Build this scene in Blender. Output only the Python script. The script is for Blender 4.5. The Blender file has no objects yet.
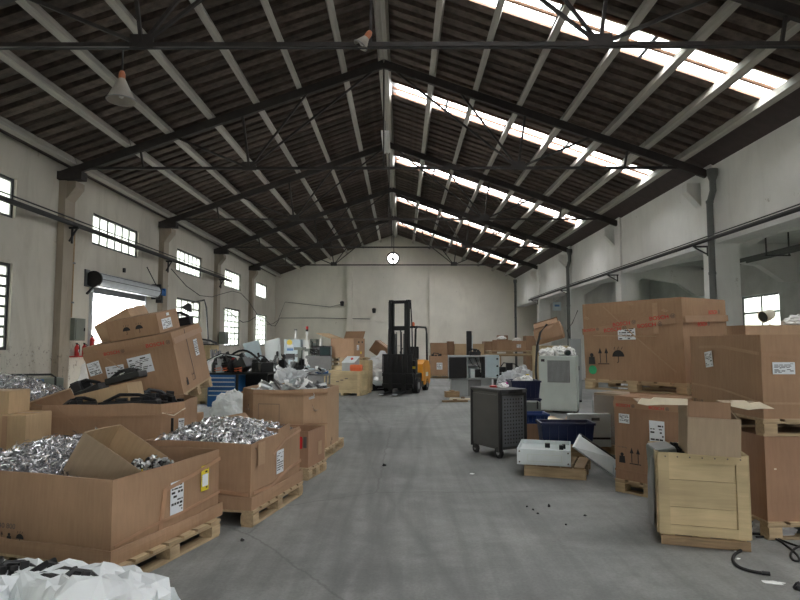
import bpy, bmesh, math, random
from mathutils import Matrix, Vector, noise
R = math.radians
sc = bpy.context.scene
C = sc.collection
random.seed(7)

# ------------------------------------------------------------------ camera
F = 590.0; CAMH = 1.6
PITCH = math.atan(43 / F); YAW = 2 / F
cam = bpy.data.cameras.new('camera'); cam.sensor_width = 36; cam.lens = F / 800 * 36
cam.clip_end = 500; cam.clip_start = .05
camo = bpy.data.objects.new('camera', cam); C.objects.link(camo)
camo.location = (0, 0, CAMH); camo.rotation_euler = (R(90) + PITCH, 0, YAW)
sc.camera = camo

def ray(x, y):
    u = (x - 400) / F; v = (300 - y) / F
    dy = math.cos(PITCH) - v * math.sin(PITCH); dz = math.sin(PITCH) + v * math.cos(PITCH)
    c, s = math.cos(YAW), math.sin(YAW)
    return Vector((c * u - s * dy, s * u + c * dy, dz))
def P(x, y, z=0.0):            # photo pixel -> point at height z
    d = ray(x, y); return d * ((z - CAMH) / d.z) + Vector((0, 0, CAMH))
def PY(x, y, Y):               # photo pixel -> point at depth Y
    d = ray(x, y); return d * (Y / d.y) + Vector((0, 0, CAMH))

# ------------------------------------------------------------------ world, exposure
w = bpy.data.worlds.new('overcast_sky'); sc.world = w; w.use_nodes = True
bg = w.node_tree.nodes['Background']; bg.inputs[0].default_value = (.97, .985, 1, 1); bg.inputs[1].default_value = 4.0
vs = sc.view_settings; vs.view_transform = 'Standard'; vs.look = 'None'; vs.exposure = 2.55; vs.gamma = 1; vs.use_curve_mapping = False
sc.cycles.use_denoising = True
sc.cycles.diffuse_bounces = 5; sc.cycles.max_bounces = 12; sc.cycles.transparent_max_bounces = 16
sc.cycles.sample_clamp_indirect = 6

# building dimensions
XL, XR, YF, YB = -8.4, 7.5, 39.0, -9.8
XRG, ZRG, SL = -.45, 8.85, .355
def roofz(x): return ZRG - SL * abs(x - XRG)
BAYS = [-9.8, -3.8, 2.2, 8.2, 14.2, 20.2, 26.2, 32.2]
SKY = {8.2: 5, 14.2: 4, 20.2: 5, 26.2: 6, 32.2: 6, 2.2: 5, -3.8: 5, -9.8: 5}

def portal(name, loc, rot, sx, sy):
    l = bpy.data.lights.new(name, 'AREA'); l.shape = 'RECTANGLE'; l.size = sx; l.size_y = sy
    l.cycles.is_portal = True
    o = bpy.data.objects.new(name, l); C.objects.link(o); o.location = loc; o.rotation_euler = rot
for b, j in SKY.items():
    a = math.atan(SL)
    x = XRG + 3.9
    portal('daylight_portal', (x, b + .4 * j + .4, roofz(x) + .15), (0, a, 0), 8.0, .8)
for b in BAYS:
    portal('daylight_portal', (XL - .15, b + 3.0, 4.72), (0, R(-90), 0), .95, 2.9)
    if b != 14.2: portal('daylight_portal', (XL - .15, b + 3.0, 2.38), (0, R(-90), 0), 1.9, 2.7)
portal('daylight_portal', (XL - .15, 17.5, 1.5), (0, R(-90), 0), 3.1, 3.3)
portal('daylight_portal', (XRG + 5.6, YB - .2, 1.4), (R(90), 0, 0), 2.4, 2.8)
for b in BAYS[1:]:
    portal('daylight_portal', (13.7, b + 2.1, 2.75), (0, R(90), 0), 1.6, 3.0)

# ------------------------------------------------------------------ materials
M = {}
def nodes(name):
    m = bpy.data.materials.new(name); m.use_nodes = True; M[name] = m
    nt = m.node_tree; return m, nt, nt.nodes, nt.links, nt.nodes['Principled BSDF']
def nz(nt, scale, detail=4, rough=.6, vec=None, dist=0):
    n = nt.nodes.new('ShaderNodeTexNoise'); n.inputs['Scale'].default_value = scale
    n.inputs['Detail'].default_value = detail; n.inputs['Roughness'].default_value = rough; n.inputs['Distortion'].default_value = dist
    if vec is not None: nt.links.new(vec, n.inputs['Vector'])
    return n
def ramp(nt, fac, stops):
    r = nt.nodes.new('ShaderNodeValToRGB'); e = r.color_ramp.elements
    while len(e) < len(stops): e.new(.5)
    for k, (p, c) in enumerate(stops):
        e[k].position = p; e[k].color = (*c, 1) if len(c) == 3 else c
    nt.links.new(fac, r.inputs[0]); return r
def coords(nt, scale=(1, 1, 1), kind='Object'):
    t = nt.nodes.new('ShaderNodeTexCoord'); mp = nt.nodes.new('ShaderNodeMapping'); mp.inputs['Scale'].default_value = scale
    nt.links.new(t.outputs[kind], mp.inputs['Vector']); return mp.outputs[0]
def world_coords(nt, scale=(1, 1, 1)):
    t = nt.nodes.new('ShaderNodeNewGeometry'); mp = nt.nodes.new('ShaderNodeMapping'); mp.inputs['Scale'].default_value = scale
    nt.links.new(t.outputs['Position'], mp.inputs['Vector']); return mp.outputs[0]
def mixc(nt, fac, a, b, mode='MIX'):
    m = nt.nodes.new('ShaderNodeMix'); m.data_type = 'RGBA'; m.blend_type = mode
    for sock, v in ((m.inputs[0], fac), (m.inputs[6], a), (m.inputs[7], b)):
        if isinstance(v, (int, float)): sock.default_value = v
        elif isinstance(v, tuple): sock.default_value = (*v, 1)
        else: nt.links.new(v, sock)
    return m.outputs[2]
def bump(nt, bs, h, strength=.3, dist=.02):
    b = nt.nodes.new('ShaderNodeBump'); b.inputs['Strength'].default_value = strength; b.inputs['Distance'].default_value = dist
    nt.links.new(h, b.inputs['Height']); nt.links.new(b.outputs[0], bs.inputs['Normal'])
def sc3(c, k): return tuple(min(1, x * k) for x in c)
def plain(name, col, rough=.6, metal=0, var=.12, scale=5, bmp=.05, perobj=.0, stretch=(1, 1, 1)):
    m, nt, N, L, bs = nodes(name)
    n = nz(nt, scale, 5, .6, coords(nt, stretch))
    r = ramp(nt, n.outputs[0], [(.3, sc3(col, 1 - var)), (.7, sc3(col, 1 + var))])
    out = r.outputs[0]
    if perobj:
        oi = N.new('ShaderNodeObjectInfo')
        rr = ramp(nt, oi.outputs['Random'], [(0, (1 - perobj,) * 3), (1, (1 + perobj,) * 3)])
        out = mixc(nt, 1.0, out, rr.outputs[0], 'MULTIPLY')
    L.new(out, bs.inputs['Base Color'])
    bs.inputs['Roughness'].default_value = rough; bs.inputs['Metallic'].default_value = metal
    if bmp: bump(nt, bs, n.outputs[0], bmp, .02)
    return m

def cardboard(name, col):
    m, nt, N, L, bs = nodes(name)
    v = coords(nt)
    big = nz(nt, 2.2, 3, .5, v); fine = nz(nt, 40, 3, .6, coords(nt, (1, 1, .12)))
    a = ramp(nt, big.outputs[0], [(.3, sc3(col, .9)), (.7, sc3(col, 1.08))])
    b = ramp(nt, fine.outputs[0], [(.35, (.93,) * 3), (.65, (1.04,) * 3)])
    sp = nz(nt, 9, 6, .7, v); s = ramp(nt, sp.outputs[0], [(.62, (0, 0, 0)), (.72, (1, 1, 1))])
    c = mixc(nt, 1.0, a.outputs[0], b.outputs[0], 'MULTIPLY')
    sm = N.new('ShaderNodeMath'); sm.operation = 'MULTIPLY'; L.new(s.outputs[0], sm.inputs[0]); sm.inputs[1].default_value = .22
    c = mixc(nt, sm.outputs[0], c, sc3(col, .62))
    L.new(c, bs.inputs['Base Color']); bs.inputs['Roughness'].default_value = .75
    bump(nt, bs, big.outputs[0], .25, .03)
cardboard('kraft', (.36, .222, .132)); cardboard('kraft_dark', (.28, .166, .096)); cardboard('kraft_pale', (.43, .28, .17))
cardboard('kraft_grey', (.36, .27, .18)); cardboard('kraft_red', (.34, .198, .12))
cardboard('kraft_tan', (.47, .33, .19))

def wood(name, col, dark=.55, vscale=1.0):
    m, nt, N, L, bs = nodes(name)
    g = nz(nt, 14 * vscale, 6, .65, coords(nt, (.25, 3.0, 3.0)), .6)
    k = nz(nt, 3.0, 2, .5, coords(nt, (1, 1, 1)))
    a = ramp(nt, g.outputs[0], [(.3, sc3(col, dark)), (.6, col), (.8, sc3(col, 1.15))])
    b = ramp(nt, k.outputs[0], [(.35, (.85,) * 3), (.65, (1.05,) * 3)])
    oi = N.new('ShaderNodeObjectInfo'); rr = ramp(nt, oi.outputs['Random'], [(0, (.82,) * 3), (1, (1.12,) * 3)])
    c = mixc(nt, 1.0, a.outputs[0], b.outputs[0], 'MULTIPLY'); c = mixc(nt, 1.0, c, rr.outputs[0], 'MULTIPLY')
    L.new(c, bs.inputs['Base Color']); bs.inputs['Roughness'].default_value = .7
    bump(nt, bs, g.outputs[0], .15, .01)
wood('pallet_wood', (.50, .37, .22), .7); wood('crate_ply', (.56, .44, .25), .82, .6); wood('batten_wood', (.25, .12, .07)); wood('old_wood', (.36, .24, .13), .6)

def plaster(name, col, low=True, streak=.35):
    m, nt, N, L, bs = nodes(name)
    p = world_coords(nt); ps = world_coords(nt, (1.2, 1.2, .3))
    big = nz(nt, .5, 5, .6, p); st = nz(nt, .9, 7, .7, ps, .8)
    a = ramp(nt, big.outputs[0], [(.3, sc3(col, .86)), (.7, sc3(col, 1.05))])
    s = ramp(nt, st.outputs[0], [(.5, (1, 1, 1)), (.75, (1 - streak, 1 - streak * 1.05, 1 - streak * 1.15))])
    c = mixc(nt, 1.0, a.outputs[0], s.outputs[0], 'MULTIPLY')
    spk = nz(nt, 9, 6, .75, p); sp = ramp(nt, spk.outputs[0], [(.56, (0, 0, 0)), (.64, (1, 1, 1))])
    sx = N.new('ShaderNodeSeparateXYZ'); L.new(p, sx.inputs[0])
    wob = N.new('ShaderNodeMath'); wob.operation = 'MULTIPLY_ADD'; L.new(big.outputs[0], wob.inputs[0]); wob.inputs[1].default_value = 2.4; L.new(sx.outputs[2], wob.inputs[2])
    lowr = ramp(nt, wob.outputs[0], [(0, (1, 1, 1)), (1, (0, 0, 0))])
    mr = N.new('ShaderNodeMapRange'); L.new(wob.outputs[0], mr.inputs[0]); mr.inputs[1].default_value = 2.6; mr.inputs[2].default_value = 3.1; mr.inputs[3].default_value = 1; mr.inputs[4].default_value = 0
    mm = N.new('ShaderNodeMath'); mm.operation = 'MULTIPLY'; L.new(mr.outputs[0], mm.inputs[0]); L.new(sp.outputs[0], mm.inputs[1])
    m2 = N.new('ShaderNodeMath'); m2.operation = 'MULTIPLY'; L.new(mm.outputs[0], m2.inputs[0]); m2.inputs[1].default_value = .75 if low else .25
    c = mixc(nt, m2.outputs[0], c, (.16, .14, .11))
    # a few peeled flakes anywhere
    fl = nz(nt, 1.9, 7, .7, p); f = ramp(nt, fl.outputs[0], [(.66, (0, 0, 0)), (.69, (1, 1, 1))])
    f2 = N.new('ShaderNodeMath'); f2.operation = 'MULTIPLY'; L.new(f.outputs[0], f2.inputs[0]); f2.inputs[1].default_value = .5
    c = mixc(nt, f2.outputs[0], c, (.30, .26, .21))
    L.new(c, bs.inputs['Base Color']); bs.inputs['Roughness'].default_value = .9
    bump(nt, bs, fl.outputs[0], .15, .03)
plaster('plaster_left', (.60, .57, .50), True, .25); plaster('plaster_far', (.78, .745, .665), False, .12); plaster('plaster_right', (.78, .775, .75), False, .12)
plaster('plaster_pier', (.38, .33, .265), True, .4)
plain('aisle_concrete', (.58, .58, .56), .9, var=.12, scale=1.5)

def floor_mat():
    m, nt, N, L, bs = nodes('floor_concrete')
    p = world_coords(nt); py = world_coords(nt, (5, .25, 1))
    big = nz(nt, .55, 7, .62, p, .5); mid = nz(nt, 3.5, 6, .7, p); lane = nz(nt, 1.2, 4, .6, py, .3); fine = nz(nt, 45, 3, .7, p)
    a = ramp(nt, big.outputs[0], [(.25, (.135, .138, .133)), (.5, (.21, .213, .204)), (.75, (.30, .302, .288))])
    b = ramp(nt, mid.outputs[0], [(.3, (.7,) * 3), (.7, (1.18,) * 3)])
    c = mixc(nt, 1.0, a.outputs[0], b.outputs[0], 'MULTIPLY')
    l = ramp(nt, lane.outputs[0], [(.35, (.82,) * 3), (.6, (1.08,) * 3)])
    c = mixc(nt, .8, c, l.outputs[0], 'MULTIPLY')
    f = ramp(nt, fine.outputs[0], [(.35, (.88,) * 3), (.65, (1.08,) * 3)])
    c = mixc(nt, 1.0, c, f.outputs[0], 'MULTIPLY')
    # tyre tracks: treaded dark rubber bands wandering along the aisle
    sx = N.new('ShaderNodeSeparateXYZ'); L.new(p, sx.inputs[0])
    def mth(op, a_, b_=None, c_=None):
        n = N.new('ShaderNodeMath'); n.operation = op
        for i, v in enumerate((a_, b_, c_)):
            if v is None: continue
            if isinstance(v, (int, float)): n.inputs[i].default_value = v
            else: L.new(v, n.inputs[i])
        return n.outputs[0]
    tread = N.new('ShaderNodeTexWave'); tread.inputs['Scale'].default_value = 4; tread.bands_direction = 'DIAGONAL'; tread.inputs['Distortion'].default_value = 1.5; L.new(p, tread.inputs['Vector'])
    tot = None
    for (x0, k, amp, ph, wd) in ((-.55, .06, .10, .3, .10), (.42, -.10, .12, 1.4, .11), (-.05, -.05, .2, 2.2, .09), (.95, -.16, .1, .5, .08), (-.9, .12, .15, 4.0, .08)):
        cx = mth('ADD', mth('MULTIPLY_ADD', sx.outputs[1], k, x0), mth('MULTIPLY', mth('SINE', mth('MULTIPLY_ADD', sx.outputs[1], .55, ph)), amp))
        d = mth('ABSOLUTE', mth('SUBTRACT', sx.outputs[0], cx))
        band = mth('SUBTRACT', 1.0, mth('SMOOTH_MIN', mth('DIVIDE', d, wd), 1.0, .3)); band = mth('MAXIMUM', band, 0.0)
        tot = band if tot is None else mth('MAXIMUM', tot, band)
    t2 = mth('MULTIPLY', mth('MULTIPLY', tot, mth('MULTIPLY_ADD', tread.outputs[1], .08, .5)), mth('MULTIPLY_ADD', mid.outputs[0], .9, .1))
    c = mixc(nt, t2, c, (.07, .07, .07))
    # dark oil spots
    oil = nz(nt, 1.7, 3, .5, p); o = ramp(nt, oil.outputs[0], [(.66, (0, 0, 0)), (.74, (1, 1, 1))])
    c = mixc(nt, mth('MULTIPLY', o.outputs[0], .45), c, (.09, .09, .085))
    vo = N.new('ShaderNodeTexVoronoi'); vo.feature = 'DISTANCE_TO_EDGE'; vo.inputs['Scale'].default_value = .3; L.new(mixc(nt, .12, p, mid.outputs[1]), vo.inputs['Vector'])
    cr_ = ramp(nt, vo.outputs['Distance'], [(0, (1, 1, 1)), (.004, (0, 0, 0))])
    c = mixc(nt, mth('MULTIPLY', cr_.outputs[0], .5), c, (.07, .07, .065))
    L.new(c, bs.inputs['Base Color'])
    rr = ramp(nt, mid.outputs[0], [(.3, (.55,) * 3), (.7, (.8,) * 3)]); L.new(rr.outputs[0], bs.inputs['Roughness'])
    bump(nt, bs, mid.outputs[0], .12, .01)
floor_mat()
plain('yard_concrete', (.5, .49, .46), .9); plain('yard_wall', (.7, .66, .6), .9)
plain('roof_sheet', (.085, .064, .052), .85, var=.45, scale=3, bmp=.3, perobj=.35, stretch=(2, 2, 2))
plain('purlin_paint', (.40, .38, .34), .7, var=.2, scale=3, bmp=.05, perobj=.06, stretch=(4, .3, 4))
plain('eave_brown', (.05, .035, .033), .7, var=.2)
plain('truss_steel', (.03, .025, .023), .6, .0, var=.3)
plain('black_steel', (.012, .012, .013), .45, .2, var=.2); plain('pipe_grey', (.03, .03, .03), .6, .0)
plain('frame_steel', (.03, .033, .035), .5); plain('galv', (.55, .59, .62), .45, .4, var=.1); plain('galv_dark', (.16, .17, .18), .5, .4)
plain('pipe_paint', (.10, .105, .10), .55); plain('white_paint', (.78, .78, .76), .5, var=.05)
plain('grey_green', (.17, .19, .165), .5, var=.1); plain('pale_metal', (.62, .67, .67), .4, var=.06); plain('pale_blue', (.50, .60, .64), .4, var=.07)
plain('cabinet_white', (.58, .63, .59), .45, var=.05); plain('machine_grey', (.36, .38, .38), .45, var=.08); plain('mid_grey', (.2, .2, .2), .5)
plain('blue_drawer', (.02, .12, .34), .4, var=.08); plain('blue_bin', (.012, .045, .19), .4, var=.1); plain('blue_dark', (.008, .016, .06), .4, var=.1); plain('navy_bin', (.012, .018, .06), .45, var=.1)
plain('orange_paint', (.72, .30, .03), .35, var=.06); plain('red_paint', (.5, .02, .02), .35); plain('orange_red', (.7, .16, .06), .5); plain('yellow_paint', (.8, .6, .05), .45)
plain('black_plastic', (.011, .011, .012), .45, var=.3, scale=12); plain('rubber', (.014, .014, .014), .8); plain('cart_grey', (.055, .057, .055), .45, .1, var=.1)
plain('cart_mesh', (.13, .14, .15), .45, .2); plain('label_white', (.74, .77, .80), .5, var=.05, scale=20); plain('label_yellow', (.75, .6, .03), .5); plain('label_green', (.02, .30, .12), .5)
plain('label_blue', (.1, .22, .45), .5); plain('ink', (.02, .018, .018), .7, bmp=0); plain('ink_red', (.62, .012, .02), .7, bmp=0); plain('ink_grey', (.12, .1, .09), .7, bmp=0)
plain('tape', (.36, .215, .125), .35, var=.08); plain('strap', (.42, .24, .14), .35, var=.1); plain('torn_edge', (.75, .66, .5), .8)
plain('sack_white', (.74, .77, .78), .55, var=.05, scale=3, bmp=.15); plain('foam_white', (.8, .8, .78), .6)
plain('lamp_shade', (.36, .33, .29), .6); plain('copper', (.45, .15, .07), .45); plain('lamp_cream', (.62, .58, .47), .4)
plain('lens_dark', (.03, .05, .05), .1); plain('concrete_fill', (.3, .3, .29), .9)
def swarf_mat():
    m, nt, N, L, bs = nodes('swarf')
    n = nz(nt, 25, 3, .6, coords(nt)); r = ramp(nt, n.outputs[0], [(.35, (.45, .45, .46)), (.6, (.98, .98, .99))])
    L.new(r.outputs[0], bs.inputs['Base Color']); bs.inputs['Metallic'].default_value = .9; bs.inputs['Roughness'].default_value = .24
swarf_mat()
plain('sheet_silver', (.62, .63, .63), .35, .6, var=.1)
def glassy(name, tr, col, rough, tint=(1, 1, 1), transl=0):
    m, nt, N, L, bs = nodes(name)
    out = N['Material Output']; t = N.new('ShaderNodeBsdfTransparent'); t.inputs[0].default_value = (*tint, 1)
    bs.inputs['Base Color'].default_value = (*col, 1); bs.inputs['Roughness'].default_value = rough
    n = nz(nt, 3, 4, .6, coords(nt)); bump(nt, bs, n.outputs[0], .15, .01)
    src = bs.outputs[0]
    if transl:
        tl = N.new('ShaderNodeBsdfTranslucent'); tl.inputs[0].default_value = (*col, 1)
        mx = N.new('ShaderNodeMixShader'); mx.inputs[0].default_value = transl; L.new(src, mx.inputs[1]); L.new(tl.outputs[0], mx.inputs[2]); src = mx.outputs[0]
    mx = N.new('ShaderNodeMixShader'); mx.inputs[0].default_value = tr; L.new(src, mx.inputs[1]); L.new(t.outputs[0], mx.inputs[2]); L.new(mx.outputs[0], out.inputs[0])
glassy('window_glass', .16, (.5, .52, .48), .3, (.95, 1, .95), .6); glassy('sky_glass', .85, (.8, .8, .8), .2, (1, 1, 1), .5); glassy('fibre_sheet', .12, (.75, .78, .75), .6, (1, 1, 1), .55)
glassy('wrap_film', .8, (.8, .8, .8), .15, (.95, .95, .95), .2)
glassy('clear_film', .35, (.8, .82, .83), .18, (.97, .97, .97), .3)

# ------------------------------------------------------------------ mesh helpers
class MB:
    def __init__(s): s.v = []; s.f = []; s.sm = False
    def add(s, vs_, fs, m=None):
        k = len(s.v)
        for q in vs_: s.v.append(tuple(m @ Vector(q)) if m is not None else tuple(q))
        for g in fs: s.f.append(tuple(k + i for i in g))
        return s
    def box(s, x0, x1, y0, y1, z0, z1, m=None):
        return s.add([(x0, y0, z0), (x1, y0, z0), (x1, y1, z0), (x0, y1, z0), (x0, y0, z1), (x1, y0, z1), (x1, y1, z1), (x0, y1, z1)],
                     [(0, 3, 2, 1), (4, 5, 6, 7), (0, 1, 5, 4), (1, 2, 6, 5), (2, 3, 7, 6), (3, 0, 4, 7)], m)
    def cbox(s, c, d, m=None):
        return s.box(c[0] - d[0] / 2, c[0] + d[0] / 2, c[1] - d[1] / 2, c[1] + d[1] / 2, c[2] - d[2] / 2, c[2] + d[2] / 2, m)
    def bar(s, a, b, w_, h_=None, up=(0, 0, 1)):
        a = Vector(a); b = Vector(b); h_ = h_ or w_; y = (b - a); L_ = y.length; y.normalize()
        u = Vector(up)
        if abs(u.dot(y)) > .98: u = Vector((1, 0, 0))
        x = y.cross(u).normalized(); z = x.cross(y)
        m = Matrix(((x.x, y.x, z.x, a.x), (x.y, y.y, z.y, a.y), (x.z, y.z, z.z, a.z), (0, 0, 0, 1)))
        return s.box(-w_ / 2, w_ / 2, 0, L_, -h_ / 2, h_ / 2, m)
    def cyl(s, a, b, r, n=12, r2=None):
        a = Vector(a); b = Vector(b); r2 = r if r2 is None else r2
        y = (b - a).normalized(); u = Vector((0, 0, 1)) if abs(y.z) < .9 else Vector((1, 0, 0))
        x = y.cross(u).normalized(); z = x.cross(y)
        vv = []
        for p_, rr in ((a, r), (b, r2)):
            for i in range(n):
                t = 2 * math.pi * i / n; vv.append(p_ + (x * math.cos(t) + z * math.sin(t)) * rr)
        ff = [(i, (i + 1) % n, n + (i + 1) % n, n + i) for i in range(n)] + [tuple(range(n - 1, -1, -1)), tuple(range(n, 2 * n))]
        return s.add(vv, ff)
    def tube(s, pts, r, n=8):
        pts = [Vector(p_) for p_ in pts]; k = len(pts); vv = []
        for i, p_ in enumerate(pts):
            t = (pts[min(i + 1, k - 1)] - pts[max(i - 1, 0)]).normalized()
            u = Vector((0, 0, 1)) if abs(t.z) < .9 else Vector((1, 0, 0)); x = t.cross(u).normalized(); z = x.cross(t)
            rr = r[i] if isinstance(r, (list, tuple)) else r
            for j in range(n): a = 2 * math.pi * j / n; vv.append(p_ + (x * math.cos(a) + z * math.sin(a)) * rr)
        ff = [(i * n + j, i * n + (j + 1) % n, (i + 1) * n + (j + 1) % n, (i + 1) * n + j) for i in range(k - 1) for j in range(n)]
        ff += [tuple(range(n - 1, -1, -1)), tuple(range((k - 1) * n, k * n))]
        return s.add(vv, ff)
    def lathe(s, prof, n=16, m=None):
        vv = [(r * math.cos(2 * math.pi * i / n), r * math.sin(2 * math.pi * i / n), z) for r, z in prof for i in range(n)]
        ff = [(k * n + i, k * n + (i + 1) % n, (k + 1) * n + (i + 1) % n, (k + 1) * n + i) for k in range(len(prof) - 1) for i in range(n)]
        return s.add(vv, ff, m)
    def prism(s, poly, z0, z1, m=None):
        n = len(poly)
        return s.add([(x, y, z0) for x, y in poly] + [(x, y, z1) for x, y in poly],
                     [(i, (i + 1) % n, n + (i + 1) % n, n + i) for i in range(n)] + [tuple(range(n - 1, -1, -1)), tuple(range(n, 2 * n))], m)
    def mesh(s, name, mat_=None):
        me = bpy.data.meshes.new(name); me.from_pydata(s.v, [], s.f); me.update()
        if mat_: me.materials.append(M[mat_])
        return me
    def build(s, name, mat_, parent=None, smooth=False, bevel=0):
        me = s.mesh(name, mat_)
        if smooth:
            for p_ in me.polygons: p_.use_smooth = True
        o = obj(name, me, parent)
        if bevel:
            b = o.modifiers.new('bevel', 'BEVEL'); b.width = bevel; b.segments = 2; b.limit_method = 'ANGLE'
        return o
def obj(name, me, parent=None):
    o = bpy.data.objects.new(name, me); C.objects.link(o)
    if parent is not None: o.parent = parent
    return o
def tag(o, label, cat, group=None, kind=None):
    if label: o['label'] = label
    if cat: o['category'] = cat
    if group: o['group'] = group
    if kind: o['kind'] = kind
    return o
def thing(name, label, cat, loc=(0, 0, 0), rot=0, group=None):
    o = obj(name, None); o.location = loc; o.empty_display_size = .1
    o.rotation_euler = rot if isinstance(rot, (tuple, list)) else (0, 0, rot)
    return tag(o, label, cat, group)
def struct(name, label=None, me=None):
    o = obj(name, me); o['kind'] = 'structure'
    if label: o['label'] = label
    return o
def inst(name, me, parent, loc=(0, 0, 0), rot=(0, 0, 0)):
    o = obj(name, me, parent); o.location = loc; o.rotation_euler = rot; return o

# ------------------------------------------------------------------ structure
def wall_holes(mb, axis, pos, th, a0, a1, z0, z1, holes):
    As = sorted({a0, a1, *[h for q in holes for h in q[:2]]}); Zs = sorted({z0, z1, *[h for q in holes for h in q[2:]]})
    for i in range(len(As) - 1):
        for k in range(len(Zs) - 1):
            ca, cz = (As[i] + As[i + 1]) / 2, (Zs[k] + Zs[k + 1]) / 2
            if any(q[0] < ca < q[1] and q[2] < cz < q[3] for q in holes): continue
            lo, hi = min(pos, pos + th), max(pos, pos + th)
            if axis == 'x': mb.box(lo, hi, As[i], As[i + 1], Zs[k], Zs[k + 1])
            else: mb.box(As[i], As[i + 1], lo, hi, Zs[k], Zs[k + 1])

struct('floor', 'grey stained concrete hall floor with tyre tracks', MB().box(XL - .3, 14, YB - .3, YF + .3, -.3, 0).mesh('floor', 'floor_concrete'))
struct('ground', 'pale concrete yard outside the hall', MB().box(-60, 60, -60, 90, -.6, -.32).mesh('ground', 'yard_concrete'))

# left wall
WU = lambda b: (b + 1.62, b + 4.42, 4.28, 5.16)
WLo = lambda b: (b + 1.72, b + 4.42, 1.45, 3.31)
DOOR = (15.85, 19.1, 0, 3.06)
holesL = []
for b in BAYS:
    holesL.append(WU(b)); holesL.append(DOOR if b == 14.2 else WLo(b))
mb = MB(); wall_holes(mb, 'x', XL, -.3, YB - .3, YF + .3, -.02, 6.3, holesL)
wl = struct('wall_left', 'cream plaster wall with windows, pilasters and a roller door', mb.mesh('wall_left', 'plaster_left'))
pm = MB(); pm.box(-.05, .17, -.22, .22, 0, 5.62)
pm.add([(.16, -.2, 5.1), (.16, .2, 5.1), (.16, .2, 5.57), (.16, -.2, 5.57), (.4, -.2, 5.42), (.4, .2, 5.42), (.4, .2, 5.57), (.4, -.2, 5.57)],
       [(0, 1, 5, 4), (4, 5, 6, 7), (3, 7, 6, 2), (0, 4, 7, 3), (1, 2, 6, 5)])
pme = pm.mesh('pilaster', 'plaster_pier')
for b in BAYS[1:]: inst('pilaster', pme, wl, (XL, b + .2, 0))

def window(n, x, q, cols, rows, label, thick=.05, sign=1):
    y0, y1, z0, z1 = q
    wdw = struct('window_%d' % n, label); wdw.location = (x, (y0 + y1) / 2, z0)
    W, H = y1 - y0, z1 - z0; f = .07
    fm = MB()
    for a in (-W / 2 + f / 2, W / 2 - f / 2): fm.box(-.03, .03, a - f / 2, a + f / 2, 0, H)
    for z in (f / 2, H - f / 2): fm.box(-.03, .03, -W / 2 + f, W / 2 - f, z - f / 2, z + f / 2)
    fm.build('window_frame', 'frame_steel', wdw)
    vme = MB().box(-.018, .018, -thick / 2, thick / 2, f, H - f).mesh('glazing_bar', 'frame_steel')
    for c in range(1, cols): inst('glazing_bar', vme, wdw, (0, -W / 2 + f + (W - 2 * f) * c / cols, 0))
    cw = (W - 2 * f) / cols; rh = (H - 2 * f) / rows
    hme = MB().box(-.014, .014, -W / 2 + f, W / 2 - f, -thick / 2, thick / 2).mesh('glazing_bar', 'frame_steel')
    for r in range(1, rows): inst('glazing_bar', hme, wdw, (0, 0, f + rh * r))
    g = MB().box(-.003, .003, -cw / 2 + .005, cw / 2 - .005, -rh / 2 + .005, rh / 2 - .005).mesh('pane', 'window_glass')
    for c in range(cols):
        for r in range(rows): inst('pane', g, wdw, (0, -W / 2 + f + cw * (c + .5), f + rh * (r + .5)))
n = 1
ordn = {-9.8: 'behind the viewer, far back', -3.8: 'behind the viewer', 2.2: 'beside the viewer', 8.2: 'nearest the photo edge', 14.2: 'above the roller door', 20.2: 'past the roller door', 26.2: 'second past the roller door', 32.2: 'by the far corner'}
for b in BAYS:
    window(n, XL - .09, WU(b), 6, 1, 'high steel window on left wall, ' + ordn[b]); n += 1
    if b != 14.2: window(n, XL - .09, WLo(b), 3 if b < 20 else 4, 8 if b < 20 else 6, 'tall barred steel window on left wall, ' + ordn[b]); n += 1

# far wall with round fan opening
fx, fz = PY(393, 258.5, YF).x, PY(393, 258.5, YF).z
mb = MB()
prof = [XL - .3, fx - .4, fx + .4, XR + .8]
def slab(x0, x1, z0, f1):    # wall piece from z0 up to the roof
    zs = [roofz(x0) + .05, roofz(x1) + .05]; xs = [x0, x1]
    if x0 < XRG < x1: xs = [x0, XRG, x1]; zs = [roofz(x0) + .05, ZRG + .05, roofz(x1) + .05]
    poly = [(x1, z0), *[(a, c) for a, c in zip(reversed(xs), reversed(zs))], (x0, z0)]
    mb.prism([(a, c) for a, c in poly], 0, .3, Matrix(((1, 0, 0, 0), (0, 0, 1, f1), (0, 1, 0, 0), (0, 0, 0, 1))))
slab(XL - .3, fx - .42, -.02, YF); slab(fx + .42, XR + .5, -.02, YF); slab(fx - .42, fx + .42, fz + .42, YF)
mb.box(fx - .42, fx + .42, YF, YF + .3, -.02, fz - .42)
mb.box(XR + .5, 14, YF, YF + .3, -.02, 5.2)
wf = struct('wall_far', 'pale plaster gable end wall with two thin piers', mb.mesh('wall_far', 'plaster_far'))
for x in (PY(350, 300, YF).x, PY(432, 300, YF).x): MB().box(x - .18, x + .18, YF - .25, YF, 0, roofz(x) - .35).build('pier', 'plaster_far', wf)
MB().box(XL, PY(392, 300, YF).x, YF - .05, YF, 3.0, 3.1).build('moulding', 'plaster_far', wf)
# near gable (behind the viewer) with an unseen opening added to let sky light in
mb = MB(); slab(XL - .3, XRG + 4.4, -.02, YB - .3); slab(XRG + 6.8, XR + .5, -.02, YB - .3); slab(XRG + 4.4, XRG + 6.8, 2.8, YB - .3); mb.box(XR + .5, 14, YB - .3, YB, -.02, 5.2)
struct('wall_near', 'plaster gable wall with an added daylight opening behind the viewer', mb.mesh('wall_near', 'plaster_far'))

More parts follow.
